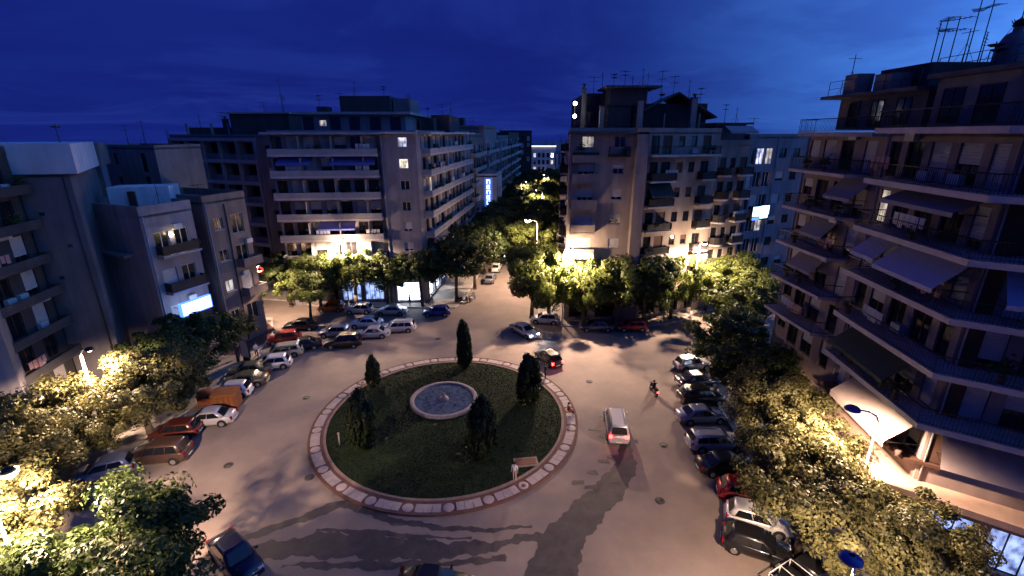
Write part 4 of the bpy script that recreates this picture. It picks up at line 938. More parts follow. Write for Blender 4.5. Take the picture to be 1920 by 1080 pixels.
# ------------------------------------------------------------------ street lamps
WARM = (1.0, 0.68, 0.47)
LP = 4.0
def lamp(x, y, h, label, arm=(0.0, 0.0), power=3000, hood='darkmetal', style='head', z=0.14, color=WARM, lit=True, r=.10, cone=156, big=1.0):
    t = thing('street_lamp', label, 'street lamp', (x, y, z), 0, 'street lamps'); h -= z
    add('base', MB().lathe([(.22, 0), (.22, .12), (.15, .5), (.13, .9), (.001, .95)], 12), 'polepaint', t)
    add('pole', MB().tube((0, 0, .3), (0, 0, h), r, r * .6, n=10), 'polepaint', t)
    ax, ay = arm; hx, hy, hz = ax, ay, h
    if ax or ay:
        b = MB(); P0 = Vector((0, 0, h - .05)); pts = [Vector((0, 0, h - .1)), Vector((ax * .12, ay * .12, h + .25)), Vector((ax * .4, ay * .4, h + .42)), Vector((ax * .8, ay * .8, h + .42))]
        for q in range(3): b.tube(pts[q], pts[q + 1], .06, .05, n=8)
        add('arm', b, 'polepaint', t); hz = h + .42
    hd = add('lamp_head', MB().lathe([(.10, .16), (.30, .12), (.42, .02), (.44, -.07), (.36, -.08), (.34, .0), (.001, .05)] if style == 'dish' else [(.05, .22), (.2, .18), (.30, .05), (.30, -.04), (.24, -.05), (.22, .02), (.001, .04)], 20), hood, t, (hx, hy, hz))
    if lit:
        add('bulb', MB().lathe([(.001, -.16), (.12, -.13), (.19, -.05), (.2, .02)], 14), 'lampglow', hd)
        hd.children[0].scale = (big, big, big)
        if cone > 172: light('lamp_glow', (hx, hy, hz - .36), power * LP * .10, color, t, 'POINT', .22)
        light('lamp_light', (hx, hy, hz - .32), power * LP, color, t, 'SPOT', .22, min(cone, 166), .35, (0, 0, -1))
    return t
lamp(-23.0, 16.7, 10.1, 'very bright street lamp buried in foliage at the lower left edge', (.3, .8), 9000, big=1.8)
lamp(-33.0, 32.5, 8.9, 'tall white lamp pole rising between the two amber trees on the left', (.7, .1), 4400, r=.15)
lamp(-33.8, 59.0, 8.2, 'white pole with red lights at its top beside the low houses', (.5, .2), 3200, r=.15)
lamp(-24.4, 66.0, 10.3, 'street lamp glowing against the wall of the balcony-banded block', (.4, -.5), 6000, cone=174, big=1.5)
lamp(6.9, 60.0, 10.4, 'street lamp with a bright head in front of the cream corner block', (.7, -.8), 9000, cone=178, big=1.6)
lamp(25.4, 62.2, 10.6, 'street lamp flooding the right corner of the cream block with light', (.4, -.6), 7500, cone=178, big=1.6)
lamp(21.4, 23.6, 9.1, 'curved-arm street lamp with a blue dish hood near the beige awnings', (-1.2, .6), 3200, 'bluehood', 'dish', cone=165)
lamp(13.6, 14.2, 8.4, 'street lamp with a blue dish hood cut by the bottom edge', (0, .3), 3000, 'bluehood', 'dish', z=0)
lamp(4.2, 77.0, 11.0, 'first bright street lamp down the far street among the trees', (-1.6, 0), 11000, cone=176, big=2.2)
lamp(8.0, 126, 10.4, 'second street lamp down the far street', (-1.6, 0), 3200); lamp(13.0, 172, 10.6, 'third street lamp far down the street', (-1.6, 0), 3200); lamp(3.0, 150, 10.4, 'street lamp on the left kerb far down the street', (1.4, 0), 2000)
# red lights on the pole by the low houses
for sx, lb in ((-1, 'red glowing heart-shaped ornament on the left of the white pole top'), (1, 'red glowing heart-shaped ornament on the right of the white pole top')):
    t = thing('red_ornament', lb, 'ornament', (-33.8 + sx * .12, 58.98, 7.75), 0, 'red ornaments on the pole')
    add('bracket', MB().tube((0, 0, .35), (sx * .5, 0, .45), .03), 'darkmetal', t)
    b = MB()
    for q in range(10):
        f0, f1 = q / 10 * math.pi, (q + 1) / 10 * math.pi
        b.tube((sx * (.62 + .52 * math.cos(f0)), 0, .4 + .3 * math.sin(f0)), (sx * (.62 + .52 * math.cos(f1)), 0, .4 + .3 * math.sin(f1)), .07, n=6)
        b.tube((sx * (.62 + .52 * math.cos(f0)), 0, .4 - .34 * math.sin(f0)), (sx * (.62 + .52 * math.cos(f1)), 0, .4 - .34 * math.sin(f1)), .07, n=6)
    add('glow_tube', b, 'red_glow', t)
# roof mast with two white lamps on the cream block
t = thing('roof_lamp', 'mast with two bright white lamps on the left roof edge of the cream block', 'lamp', (7.9, 63.2, 25.2))
add('mast', MB().tube((0, 0, 0), (0, 0, 3.6), .07, .05), 'darkmetal', t)
for z in (1.9, 3.4):
    add('lamp_globe', MB().lathe([(.001, -.24), (.17, -.17), (.24, 0), (.17, .17), (.001, .24)], 14), 'lampglow_white', t, (0, -.25, z)); add('lamp_back', MB().box(-.2, .2, -.08, .0, z - .2, z + .2), 'darkmetal', t)
light('mast_light', (0, -.7, 2.6), 60, (.9, .93, 1), t)

# ------------------------------------------------------------------ cars
def loft(sections, cap=True):
    b = MB(); n = len(sections[0]); base = 0
    for s_ in sections: b.v += s_
    for i in range(len(sections) - 1):
        for j in range(n):
            k = (j + 1) % n; b.f.append((i * n + j, i * n + k, (i + 1) * n + k, (i + 1) * n + j)); b.smooth.append(True)
    if cap:
        b.f.append(tuple(range(n - 1, -1, -1))); b.smooth.append(False); b.f.append(tuple((len(sections) - 1) * n + j for j in range(n))); b.smooth.append(False)
    return b
CT = {
 # L, W, H, hood start etc.: stations (x, belt z, roof z or None, half width factor)
 'hatch': dict(L=3.95, W=1.70, belt=[(-1.97, .62, .80), (-1.92, .84, .90), (-1.7, .92, .96), (-.6, .93, 1.0), (.7, .92, 1.0), (1.05, .88, .99), (1.6, .78, .96), (1.88, .66, .88), (1.97, .55, .76)], cab=(-1.80, 1.08, -1.42, .28, 1.48)),
 'sedan': dict(L=4.45, W=1.75, belt=[(-2.22, .62, .80), (-2.17, .86, .90), (-1.75, .93, .96), (-.8, .93, 1.0), (.7, .91, 1.0), (1.1, .87, .99), (1.8, .77, .95), (2.12, .66, .88), (2.22, .54, .76)], cab=(-1.62, 1.12, -.92, .30, 1.43)),
 'estate': dict(L=4.65, W=1.80, belt=[(-2.32, .62, .82), (-2.28, .90, .92), (-2.0, .96, .97), (-.8, .96, 1.0), (.8, .95, 1.0), (1.2, .92, .99), (1.9, .82, .95), (2.2, .70, .88), (2.32, .56, .78)], cab=(-2.20, 1.22, -1.90, .42, 1.52)),
 'suv': dict(L=4.35, W=1.84, belt=[(-2.17, .70, .84), (-2.13, .98, .93), (-1.85, 1.06, .97), (-.8, 1.06, 1.0), (.75, 1.05, 1.0), (1.05, 1.02, .99), (1.75, .94, .96), (2.05, .80, .9), (2.17, .64, .8)], cab=(-2.05, 1.12, -1.72, .45, 1.72)),
 'van': dict(L=4.5, W=1.85, belt=[(-2.24, .70, .88), (-2.2, 1.02, .95), (-1.9, 1.08, .98), (-.8, 1.08, 1.0), (.9, 1.06, 1.0), (1.3, 1.0, .99), (1.9, .88, .95), (2.15, .74, .9), (2.24, .6, .8)], cab=(-2.2, 1.5, -2.02, .75, 1.86)),
}
CARM = {}
def car_meshes(ty):
    if ty in CARM: return CARM[ty]
    p = CT[ty]; L_, W_ = p['L'], p['W'] / 2; sec = []
    for x, zb, wf in p['belt']:
        w_ = W_ * wf; lo = .22 if abs(x) < L_ / 2 - .12 else .32
        half = [(w_ * .90, lo), (w_, lo + .14), (w_ * 1.0, (lo + zb) / 2 + .02), (w_ * .985, zb - .10), (w_ * .90, zb)]
        ring_ = [(x, y, z) for y, z in half] + [(x, -y, z) for y, z in reversed(half)]
        sec.append(ring_)
    body = loft(sec)
    x0, x1, r0, r1, H_ = p['cab']; zb = max(q[1] for q in p['belt']) - .04
    zf = np.interp([x0, x1], [q[0] for q in p['belt']], [q[1] for q in p['belt']]) - .05
    wb, wt = W_ * .93, W_ * .74
    # greenhouse: rings from belt to roof, rounded
    rings = []
    for f, ins in ((0, 0), (.55, .0), (.86, .02), (1.0, .10)):
        z0 = zb + (H_ - zb) * f; xa = x0 + (r0 - x0) * f + ins; xb = x1 + (r1 - x1) * f - ins * 1.3; wy = wb + (wt - wb) * f - ins * .9
        za = z0 if f else zf[0]; zz = z0 if f else zf[1]
        rings.append([(xa, -wy * .86, za), (xa + (xb - xa) * .06, -wy, z0), ((xa + xb) / 2, -wy * 1.01, z0 + (.02 if f == 1 else 0)), (xb - (xb - xa) * .06, -wy, z0), (xb, -wy * .86, zz), (xb + .03, 0, zz + (.02 if f == 1 else 0)), (xb, wy * .86, zz), (xb - (xb - xa) * .06, wy, z0), ((xa + xb) / 2, wy * 1.01, z0 + (.02 if f == 1 else 0)), (xa + (xb - xa) * .06, wy, z0), (xa, wy * .86, za), (xa - .02, 0, za + (.02 if f == 1 else 0))])
    cab = loft(rings, True); off = len(body.v); body.v += cab.v; body.f += [tuple(i + off for i in f) for f in cab.f]; body.smooth += cab.smooth
    # sills / bumpers as slightly proud strips
    def pane(pts, off_):  # quad pushed outward
        a, b_, c_ = (Vector(q) for q in pts[:3]); n = (b_ - a).cross(c_ - a).normalized() * off_
        return [tuple(Vector(q) + n) for q in pts]
    def at(f, k):
        z0 = zb + (H_ - zb) * f; xa = x0 + (r0 - x0) * f; xb = x1 + (r1 - x1) * f; wy = wb + (wt - wb) * f
        return z0, xa, xb, wy
    zl, xal, xbl, wl_ = at(.10, 0); zh, xah, xbh, wh = at(.84, 0)
    ws = MB().quad(*pane([(xbl + .035, -wl_ * .82, zl), (xbl + .035, wl_ * .82, zl), (xbh + .03, wh * .80, zh), (xbh + .03, -wh * .80, zh)], .012))
    rw = MB().quad(*pane([(xal - .03, wl_ * .80, zl), (xal - .03, -wl_ * .80, zl), (xah - .03, -wh * .78, zh), (xah - .03, wh * .78, zh)], .012))
    side = []
    for s_ in (1, -1):
        b = MB(); la, lb = xal + .30, xbl - .22; ha, hb = xah + .22, xbh - .12; nseg = 2 if ty in ('hatch', 'sedan') else 3
        for k in range(nseg):
            f0, f1 = k / nseg + (.015 if k else 0), (k + 1) / nseg - (.015 if k < nseg - 1 else 0)
            y0, y1 = s_ * (wl_ * 1.012 + .014), s_ * (wh * 1.012 + .014)
            q = [(la + (lb - la) * f0, y0, zl), (la + (lb - la) * f1, y0, zl), (ha + (hb - ha) * f1, y1, zh), (ha + (hb - ha) * f0, y1, zh)]
            b.quad(*(q if s_ < 0 else list(reversed(q))))
        side.append(b.mesh('side_window'))
    wh_ = MB().tube((0, -.1, 0), (0, .1, 0), .31, n=18).mesh('wheel'); rim = MB().tube((0, -.115, 0), (0, .115, 0), .20, n=12).mesh('rim')
    arch = MB().tube((0, -.125, 0), (0, .125, 0), .385, n=18)
    xf, xr = p['belt'][-1][0], p['belt'][0][0]
    hl = MB().box(-.16, .05, -.17, .17, -.08, .08).mesh('headlight'); tl = MB().box(-.03, .12, -.12, .12, -.15, .15).mesh('taillight')
    bp = MB().box(xf - .06, xf + .06, -W_ * .8, W_ * .8, .30, .46).mesh('bumper'); bp2 = MB().box(xr - .06, xr + .06, -W_ * .82, W_ * .82, .32, .50).mesh('bumper')
    pl_ = MB().box(-.012, .012, -.26, .26, -.055, .055).mesh('number_plate'); mi = MB().box(-.07, .07, -.1, .1, -.07, .07).mesh('mirror')
    CARM[ty] = dict(body=body.mesh('body'), ws=ws.mesh('windshield'), rw=rw.mesh('rear_window'), side=side, wheel=wh_, rim=rim, arch=arch.mesh('wheel_arch'), hl=hl, tl=tl, bp=bp, bp2=bp2, plate=pl_, mirror=mi, p=p)
    return CARM[ty]
def car(x, y, head, ty, paint, label, lights=False, brake=False, rack=False, z=0.0, cat='car', group='cars round the square'):
    """head: degrees, direction of the nose in plan (0 = +x)"""
    M = car_meshes(ty); p = M['p']; L_, W_ = p['L'], p['W'] / 2; xf, xr = p['belt'][-1][0], p['belt'][0][0]
    t = thing('parked_car' if not (lights or brake) else 'moving_car', label, cat, (x, y, z), R(head), group)
    add('body', M['body'], 'paint_' + paint, t); add('windshield', M['ws'], 'carglass', t); add('rear_window', M['rw'], 'carglass', t)
    for s_ in M['side']: add('side_window', s_, 'carglass', t)
    for wx in (-L_ * .31, L_ * .315):
        for s_ in (1, -1):
            w_ = add('wheel', M['wheel'], 'tyre', t, (wx, s_ * (W_ - .07), .31)); add('rim', M['rim'], 'rim', w_); add('wheel_arch', M['arch'], 'tyre', t, (wx, s_ * (W_ - .122), .33))
    zf = p['belt'][-2][1]; zr = p['belt'][1][1]
    for s_ in (1, -1):
        add('headlight', M['hl'], 'headlamp_on' if lights else 'headlamp', t, (xf - .10, s_ * W_ * .66, zf - .06)); add('taillight', M['tl'], 'taillamp_on' if brake else 'taillamp', t, (xr + .03, s_ * W_ * .76, zr - .14))
        add('mirror', M['mirror'], 'paint_' + paint, t, (p['cab'][1] - .35, s_ * (W_ + .08), zr + .08))
    add('bumper', M['bp'], 'paint_' + paint, t); add('bumper', M['bp2'], 'paint_' + paint, t)
    add('number_plate', M['plate'], 'plate', t, (xf + .075, 0, .42)); add('number_plate', M['plate'], 'plate', t, (xr - .075, 0, .44))
    if rack:
        b = MB(); H_ = p['cab'][4]; r0, r1 = p['cab'][2], p['cab'][3]
        for s_ in (1, -1): b.tube((r0 + .2, s_ * W_ * .62, H_ + .06), (r1 - .2, s_ * W_ * .62, H_ + .06), .025, n=6); b.tube((r0 + .2, s_ * W_ * .62, H_ - .03), (r0 + .2, s_ * W_ * .62, H_ + .06), .025, n=6); b.tube((r1 - .2, s_ * W_ * .62, H_ - .03), (r1 - .2, s_ * W_ * .62, H_ + .06), .025, n=6)
        add('roof_rack', b, 'rim', t)
    if lights:
        for s_ in (1, -1): light('headlight_beam', (xf + .15, s_ * W_ * .66, zf - .06), 260, (.93, .94, 1), t, 'SPOT', .06, 70, .6, (1, 0, -.16))
    if brake:
        for s_ in (1, -1): light('tail_glow', (xr - .22, s_ * W_ * .72, zr - .14), 5, (1, .05, .04), t)
    return t
CARS = [
 (-31.2, 29.8, 205, 'hatch', 'greyblue', 'grey-blue hatchback behind the brown off-roader, closest to the lower left trees'),
 (-28.3, 31.7, 188, 'suv', 'brown', 'dark brown off-roader nearest the dark corner tree in the left row'),
 (-29.2, 34.8, 190, 'hatch', 'darkred', 'dark reddish car in shadow between the brown off-roader and the silver coupe'),
 (-27.5, 36.7, 190, 'sedan', 'silver', 'silver saloon just below the orange container'),
 (-28.2, 41.4, 190, 'hatch', 'white', 'white hatchback hidden behind the orange container'),
 (-27.9, 43.6, 192, 'sedan', 'olive', 'dark olive saloon third above the orange container'),
 (-28.6, 45.7, 194, 'sedan', 'olive', 'pale olive saloon below the bright white hatchback'),
 (-26.9, 47.4, 196, 'hatch', 'white', 'bright white hatchback standing out of the left row'),
 (-27.2, 50.3, 198, 'estate', 'cream', 'cream estate behind the bright white hatchback'),
 (-25.6, 52.2, 200, 'sedan', 'black', 'black saloon above the cream estate in the left row'),
 (-28.7, 54.2, 200, 'hatch', 'red', 'red car tail poking out behind the black saloon'),
 (-28.4, 58.4, 184, 'sedan', 'black', 'black car at the top end of the left row by the low tree'),
 (-23.0, 56.2, 185, 'hatch', 'greyblue', 'grey-blue hatchback on the left of the middle parking group'),
 (-20.8, 53.0, 187, 'suv', 'black', 'black off-roader at the front of the middle parking group'),
 (-19.8, 59.2, 184, 'sedan', 'white', 'white saloon at the back of the middle parking group'),
 (-18.1, 55.8, 186, 'sedan', 'silver', 'silver saloon in the centre of the middle parking group'),
 (-15.2, 57.7, 186, 'estate', 'silver', 'silver estate on the right of the middle parking group'),
 (-26.8, 65.3, 182, 'hatch', 'orange', 'orange-red car at the left end of the far row by the shops'),
 (-22.4, 64.5, 181, 'hatch', 'silver', 'silver hatchback between the orange-red and the cream car of the far row'),
 (-17.5, 63.8, 181, 'sedan', 'cream', 'cream saloon in front of the lit shops in the far row'),
 (-10.9, 63.4, 184, 'hatch', 'blue', 'blue hatchback alone at the right end of the far row'),
 (4.6, 60.6, 172, 'hatch', 'silver', 'silver hatchback parked at the right street mouth'),
 (11.3, 58.0, 178, 'sedan', 'slate', 'dark slate saloon parked left of the red hatchback'),
 (16.0, 58.0, 182, 'hatch', 'red', 'bright red hatchback at the end of the kerb by the sign'),
 (20.2, 47.3, 10, 'hatch', 'silver', 'silver car nearest the side street in the right row'),
 (19.4, 43.6, 8, 'sedan', 'darkblue', 'dark blue saloon second in the right row under the dark tree'),
 (18.5, 40.3, 6, 'suv', 'black', 'black off-roader third in the right row'),
 (17.3, 37.2, 5, 'sedan', 'greyblue', 'grey-blue saloon with a blue windscreen glow in the right row'),
 (17.0, 33.3, 2, 'estate', 'silver', 'silver estate car with roof rails in the right row'),
 (16.7, 30.4, 0, 'sedan', 'black', 'black saloon next below the silver estate'),
 (16.9, 27.4, -16, 'hatch', 'red', 'red hatchback half under the broad amber tree'),
 (16.4, 25.0, -22, 'hatch', 'white', 'white hatchback between the red and the lowest black hatchback of the right row'),
 (15.3, 22.9, -26, 'hatch', 'black', 'black hatchback lowest in the right row'),
 (-16.9, 22.1, -38, 'sedan', 'darkblue', 'dark blue car at the bottom edge beside the dark corner tree'),
 (-4.4, 20.1, -6, 'sedan', 'black', 'black car roof just touching the bottom edge of the view'),
]
for c in CARS: car(*c, rack=(c[3] == 'estate' and c[4] == 'silver'))
car(1.6, 56.6, -52, 'sedan', 'silver', 'silver car driving out of the street with headlights on', lights=True, group='cars moving round the island')
car(4.2, 48.8, 118, 'hatch', 'black', 'dark car rounding the far side of the island', brake=True, group='cars moving round the island')
cc = car(9.2, 35.6, 84, 'van', 'silver', 'pale people carrier driving away with red tail lights lit', brake=True, rack=True, group='cars moving round the island')
add('centre_brake_light', MB().box(-.03, .02, -.2, .2, 0, .1), 'taillamp_on', cc, (-2.06, 0, 1.56))
car(1.2, 74, 84, 'hatch', 'red', 'red car driving up into the far street', brake=True, group='cars moving round the island')
car(0.6, 99, -96, 'hatch', 'silver', 'car with headlights on coming down the far street', lights=True, group='cars in the far street'); car(4.8, 128, -96, 'sedan', 'white', 'far car with headlights on deeper in the street', lights=True, group='cars in the far street')
car(5.3, 116, 84, 'hatch', 'grey', 'grey car with red tail lights far up the street', brake=True, group='cars in the far street')
for k, (x, y, cl) in enumerate([(-3.9, 80, 'grey'), (-3.0, 87, 'white'), (-2.2, 94, 'black'), (-1.4, 101, 'silver')]):
    car(x, y, 84, rnd.choice(('hatch', 'sedan')), cl, f"{cl} car {['first', 'second', 'third', 'fourth'][k]} in the kerb line on the left of the far street", group='cars in the far street')
# flat-bed trailer / pickup at the bottom right
pk = thing('pickup_truck', 'black pickup with a pale metal frame over its open bed at the bottom right', 'pickup', (17.0, 20.5, 0), R(28), 'cars round the square')
M = car_meshes('suv')
sec = []
for x, zb in [(-2.5, .9), (-2.45, .98), (-.3, .98), (-.2, .98), (1.3, 1.0), (2.1, .92), (2.4, .7)]:
    hw = .88; sec.append([(x, hw * .95, .35), (x, hw, .5), (x, hw, zb - .05), (x, hw * .95, zb), (x, -hw * .95, zb), (x, -hw, zb - .05), (x, -hw, .5), (x, -hw * .95, .35)])
bd = loft(sec); add('body', bd, 'paint_black', pk)
cbx = loft([[(-.35, .8, .95), (1.35, .8, .95), (1.35, -.8, .95), (-.35, -.8, .95)], [(-.25, .66, 1.62), (.75, .66, 1.62), (.75, -.66, 1.62), (-.25, -.66, 1.62)]]); add('cab', cbx, 'paint_black', pk)
add('windshield', MB().quad((1.30, -.66, 1.04), (1.30, .66, 1.04), (.83, .58, 1.58), (.83, -.58, 1.58)), 'carglass', pk)
b = MB()
for x in (-2.4, -1.4, -.45):
    b.tube((x, -.82, .98), (x, -.82, 1.5), .03).tube((x, .82, .98), (x, .82, 1.5), .03).tube((x, -.82, 1.5), (x, .82, 1.5), .03)
for y in (-.82, .82): b.tube((-2.4, y, 1.5), (-.45, y, 1.5), .03)
add('bed_frame', b, 'polepaint', pk)
for wx in (-1.5, 1.5):
    for s_ in (1, -1): w_ = add('wheel', M['wheel'], 'tyre', pk, (wx, s_ * .84, .33)); add('rim', M['rim'], 'rim', w_)
for s_ in (1, -1): add('headlight', M['hl'], 'headlamp', pk, (2.36, s_ * .62, .72)); add('taillight', M['tl'], 'taillamp', pk, (-2.49, s_ * .72, .74))

# orange container
oc = thing('waste_container', 'orange-brown boxy container standing among the cars of the left row', 'container', (-27.2, 39.2, 0), R(12))
b = MB(); b.prism([(-1.05, -.8), (1.05, -.8), (1.05, .8), (-1.05, .8)], .18, 1.75)
oc_b = add('box', b, mat('container_orange', (.26, .09, .03), .6, var=.2, scale=2), oc)
rb = MB()
for k in range(5): x = -.9 + .45 * k; rb.box(x - .04, x + .04, -.86, -.803, .2, 1.7); rb.box(x - .04, x + .04, .803, .86, .2, 1.7)
add('rib', rb, mat('container_rib', (.22, .075, .024), .6), oc_b)
add('lid', MB().prism([(-1.1, -.88), (1.1, -.88), (1.1, .88), (-1.1, .88)], 1.753, 1.86), mat('container_lid', (.32, .12, .04), .6, var=.2), oc)
for sx in (-.8, .8):
    for sy in (-.6, .6): add('caster', MB().tube((sx, sy - .05, .09), (sx, sy + .05, .09), .09, n=10), 'tyre', oc)
oc2 = thing('waste_container', 'lower reddish-brown container tucked behind the orange box', 'container', (-29.6, 40.0, 0), R(12))
add('box', MB().prism([(-.7, -.6), (.7, -.6), (.8, .7), (-.8, .7)], .15, 1.2), mat('container_red', (.20, .06, .03), .6), oc2); add('lid', MB().lathe([(.9, 1.2), (.8, 1.35), (.001, 1.42)], 4), mat('container_red2', (.24, .07, .03), .6), oc2)
# advertising panel under the small tree
ad_ = thing('advertising_panel', 'pale upright advertising panel on the pavement under the small tree', 'panel', (-30.6, 48.9, .14), R(-20))
add('panel', MB().box(-.55, .55, -.09, .09, .45, 2.5), mat('panel_pale', (.50, .48, .56), .5), ad_); add('foot', MB().box(-.4, .4, -.14, .14, 0, .45), 'darkmetal', ad_); add('frame', MB().box(-.6, -.552, -.11, .11, .4, 2.55).box(.552, .6, -.11, .11, .4, 2.55).box(-.6, .6, -.11, .11, 2.502, 2.56), 'darkmetal', ad_)
# signs at the right kerb
ts = thing('traffic_sign', 'white diamond traffic sign on a dark post at the right kerb corner', 'sign', (20.6, 60.2, .14))
add('post', MB().tube((0, 0, 0), (0, 0, 3.1), .045), 'darkmetal', ts); add('plate', MB().prism([(0, -.02), (.0, -.02)], 0, 0) if False else MB().quad((0, -.06, 2.35), (.42, -.06, 2.77), (0, -.06, 3.19), (-.42, -.06, 2.77)).quad((0, -.05, 2.35), (-.42, -.05, 2.77), (0, -.05, 3.19), (.42, -.05, 2.77)), 'plate', ts)
ts2 = thing('crossing_sign', 'small glowing blue crossing light on a post at the right kerb corner', 'sign', (18.9, 60.0, .14))
add('post', MB().tube((0, 0, 0), (0, 0, 3.6), .045), 'darkmetal', ts2); add('lightbox', MB().box(-.22, .22, -.1, .1, 3.6, 4.25), mat('crossing_blue', (.2, .3, .9), .4, emit=(.25, .4, 1.0), es=2.5), ts2)

# ------------------------------------------------------------------ scooters
def scooter(x, y, head, paint, label, lights=False, group=None):
    t = thing('scooter', label, 'scooter', (x, y, .14 if not lights else 0), R(head), group)
    for wx in (-.62, .62): w_ = add('wheel', MB().tube((0, -.06, 0), (0, .06, 0), .24, n=14), 'tyre', t, (wx, 0, .24)); add('rim', MB().tube((0, -.07, 0), (0, .07, 0), .13, n=10), 'rim', w_)
    s_ = [[(xx, -w_, z0), (xx, w_, z0), (xx, w_ * .8, z1), (xx, -w_ * .8, z1)] for xx, w_, z0, z1 in [(-.85, .08, .5, .72), (-.6, .17, .34, .78), (-.15, .17, .26, .70), (-.02, .17, .24, .36), (.35, .17, .24, .36), (.45, .19, .3, .95), (.6, .12, .5, 1.0), (.72, .06, .45, .7)]]
    add('body', loft(s_), 'paint_' + paint, t); add('seat', MB().prism([(-.75, -.13), (-.1, -.15), (-.1, .15), (-.75, .13)], .78, .87), 'tyre', t)
    add('handlebar', MB().tube((.48, -.34, 1.08), (.48, .34, 1.08), .025).tube((.5, 0, .9), (.48, 0, 1.08), .04), 'darkmetal', t)
    add('headlight', MB().box(.62, .70, -.09, .09, .78, .92), 'headlamp', t); add('taillight', MB().box(-.9, -.85, -.1, .1, .58, .7), 'taillamp_on' if lights else 'taillamp', t)
    return t
scooter(-7.6, 68.6, 20, 'black', 'dark scooter parked at the pavement corner by the street mouth', group='scooters'); scooter(-6.2, 69.4, 60, 'silver', 'pale scooter parked beside the dark scooter', group='scooters')
scooter(14.3, 41.8, 100, 'darkred', 'scooter with a lit tail light riding between island and right car row', True, group='scooters')

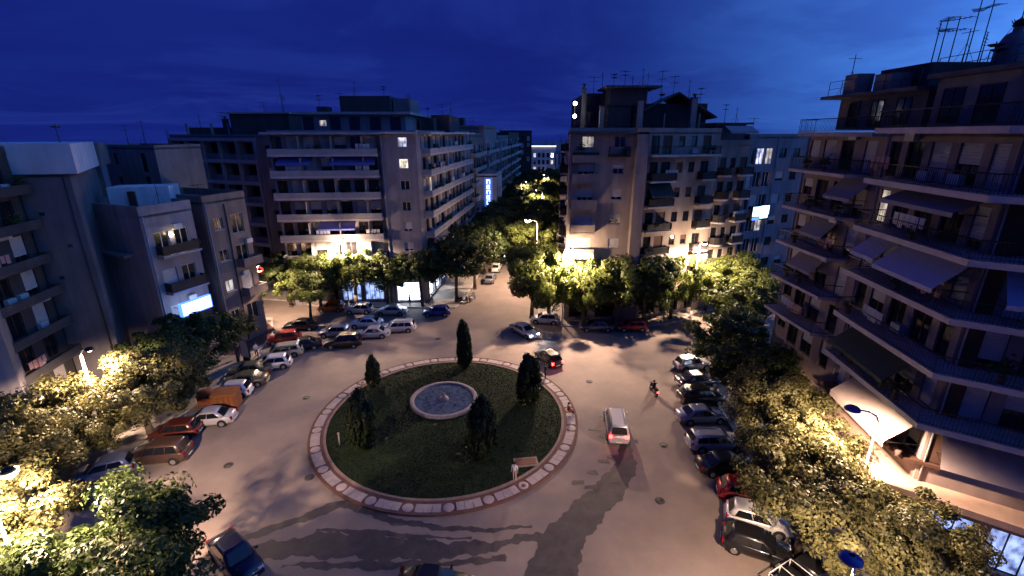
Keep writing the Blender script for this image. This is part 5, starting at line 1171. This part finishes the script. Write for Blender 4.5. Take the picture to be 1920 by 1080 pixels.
# ------------------------------------------------------------------ people
def person(x, y, z, face, label, top, legs, pose='stand', h=1.72):
    t = thing('person', label, 'person', (x, y, z), R(face), 'people'); k = h / 1.75
    if pose == 'sit':
        J = dict(pel=(0, 0, .50), sp=(-.03, 0, .78), ch=(-.02, 0, 1.0), nk=(.0, 0, 1.12), hl=(.05, .09, .52), kl=(.45, .13, .55), al=(.50, .13, .12), tl=(.66, .13, .05), hr=(.05, -.09, .52), kr=(.45, -.13, .55), ar=(.48, -.14, .12), tr=(.64, -.14, .05),
                 sl=(-.02, .19, 1.03), el=(.06, .26, .78), wl=(.28, .17, .66), fl=(.36, .14, .62), sr=(-.02, -.19, 1.03), er=(.06, -.26, .78), wr=(.28, -.17, .66), fr=(.36, -.14, .62)); hz = 1.29
    else:
        s_ = .16 if pose == 'walk' else .02
        sit = pose == 'ride'
        J = dict(pel=(0, 0, .94), sp=(0, 0, 1.16), ch=(.01, 0, 1.36), nk=(.02, 0, 1.49), hl=(0, .09, .90), kl=(s_ * .9, .10, .50), al=(s_ * 1.0 - .02, .10, .10), tl=(s_ + .14, .11, .04), hr=(0, -.09, .90), kr=(-s_ * .3, -.10, .50), ar=(-s_ * 1.6, -.10, .11), tr=(-s_ * 1.4 + .1, -.11, .04),
                 sl=(0, .19, 1.40), el=(-s_ * .5, .25, 1.13), wl=(.06 - s_ * .3, .26, .90), fl=(.09 - s_ * .2, .25, .80), sr=(0, -.19, 1.40), er=(s_ * .2, -.25, 1.13), wr=(.1 + s_ * .7, -.25, .92), fr=(.14 + s_ * .8, -.24, .83)); hz = 1.64
        if sit: 
            J = {a: (p[0], p[1], p[2] - .10) for a, p in J.items()}; J.update(kl=(.34, .17, .78), al=(.25, .17, .36), tl=(.4, .17, .32), kr=(.34, -.17, .78), ar=(.25, -.17, .36), tr=(.4, -.17, .32), el=(.2, .3, 1.08), wl=(.45, .3, 1.05), fl=(.5, .28, 1.05), er=(.2, -.3, 1.08), wr=(.45, -.3, 1.05), fr=(.5, -.28, 1.05)); hz = 1.54
    rad = dict(pel=.15, sp=.13, ch=.15, nk=.06, hl=.10, kl=.065, al=.045, tl=.035, hr=.10, kr=.065, ar=.045, tr=.035, sl=.065, el=.045, wl=.033, fl=.03, sr=.065, er=.045, wr=.033, fr=.03)
    E_ = [('pel', 'sp'), ('sp', 'ch'), ('ch', 'nk'), ('pel', 'hl'), ('hl', 'kl'), ('kl', 'al'), ('al', 'tl'), ('pel', 'hr'), ('hr', 'kr'), ('kr', 'ar'), ('ar', 'tr'), ('ch', 'sl'), ('sl', 'el'), ('el', 'wl'), ('wl', 'fl'), ('ch', 'sr'), ('sr', 'er'), ('er', 'wr'), ('wr', 'fr'), ('nk', 'head')]
    J['head'] = (J['nk'][0] + .03, 0, hz - .02); rad['head'] = .085; J['crn'] = (J['nk'][0] + .02, 0, hz + .08); rad['crn'] = .075; E_.append(('head', 'crn'))
    ks = list(J); me = bpy.data.meshes.new('body'); me.from_pydata([tuple(c * k for c in J[q]) for q in ks], [(ks.index(a), ks.index(b)) for a, b in E_], [])
    o = bpy.data.objects.new('body', me); COL.objects.link(o); o.modifiers.new('skin', 'SKIN'); o.modifiers.new('sub', 'SUBSURF').levels = 1
    for i, q in enumerate(ks): me.skin_vertices[0].data[i].radius = (rad[q] * k, rad[q] * k); me.skin_vertices[0].data[i].use_root = q == 'pel'
    dg = bpy.context.evaluated_depsgraph_get(); bm2 = bpy.data.meshes.new_from_object(o.evaluated_get(dg)); bpy.data.objects.remove(o)
    bm2.name = 'body'; bm2.materials.clear()
    for m_ in ('skin', top, legs, 'tyre'): bm2.materials.append(MATS[m_])
    pz = J['pel'][2] * k; nz_ = J['nk'][2] * k
    for f in bm2.polygons:
        c = f.center; f.use_smooth = True
        arm = abs(c.y) > .17 * k and c.z > (pz - .2 * k) and pose != 'sit'
        f.material_index = 0 if c.z > nz_ - .01 else 3 if c.z < (J['al'][2] - .02) * k else 1 if c.z > pz + .04 * k else 2
        if arm: f.material_index = 1 if c.z > J['el'][2] * k else 0
    ob = add('body', bm2, None, t)
    hx, hzz = (J['nk'][0] + .025) * k, (hz + .03) * k
    add('hair', MB().lathe([(.112 * k, -.02), (.115 * k, .05), (.08 * k, .11), (.001, .125)], 14), 'hairdark', ob, (hx - .015, 0, hzz))
    fc = MB()
    for s_ in (-1, 1): fc.box(hx + .075 * k, hx + .09 * k, s_ * .035 * k - .012, s_ * .035 * k + .012, hzz - .035, hzz - .02)
    add('eyes', fc, 'hairdark', ob); add('nose', MB().tube((hx + .08 * k, 0, hzz - .03), (hx + .108 * k, 0, hzz - .065), .008, .014, n=6), 'skin', ob)
    return t
mat('cloth_white', (.75, .75, .78), .8); mat('cloth_pink', (.62, .36, .34), .8); mat('cloth_dark', (.03, .03, .035), .8); mat('cloth_blue', (.06, .08, .18), .8); mat('cloth_red', (.25, .04, .04), .8)
person(.2, 29.1, lawn_z(10.2), 250, 'person in a white top and pink trousers standing on the lawn edge', 'cloth_white', 'cloth_pink', h=1.62)
person(3.55, 44.6, .17, 200, 'person in dark clothes standing on the rim of the island', 'cloth_dark', 'cloth_dark')
person(5.25, 37.9, .0, 20, 'person in red top and dark trousers sitting on the ring of pale slabs', 'cloth_red', 'cloth_dark', 'sit')
person(-31.9, 49.6, .14, 300, 'dark-clothed person walking left of the pale advertising panel', 'cloth_dark', 'cloth_blue', 'walk'); person(-29.9, 49.8, .14, 120, 'person in white top walking right of the pale advertising panel', 'cloth_white', 'cloth_dark', 'walk')
person(14.22, 41.6, 0.0, 100, 'rider in dark clothes on the moving scooter', 'cloth_dark', 'cloth_blue', 'ride')
for x, y, f, l, a_, p_ in [(-15.5, 66.9, 90, 'person in dark clothes in front of the blue-lit shop windows', 'cloth_dark', 'cloth_dark'), (-12.2, 67.3, 30, 'person in blue top beside the white shop blaze', 'cloth_blue', 'cloth_dark')]:
    person(x, y, .14, f, l, a_, p_, 'walk')
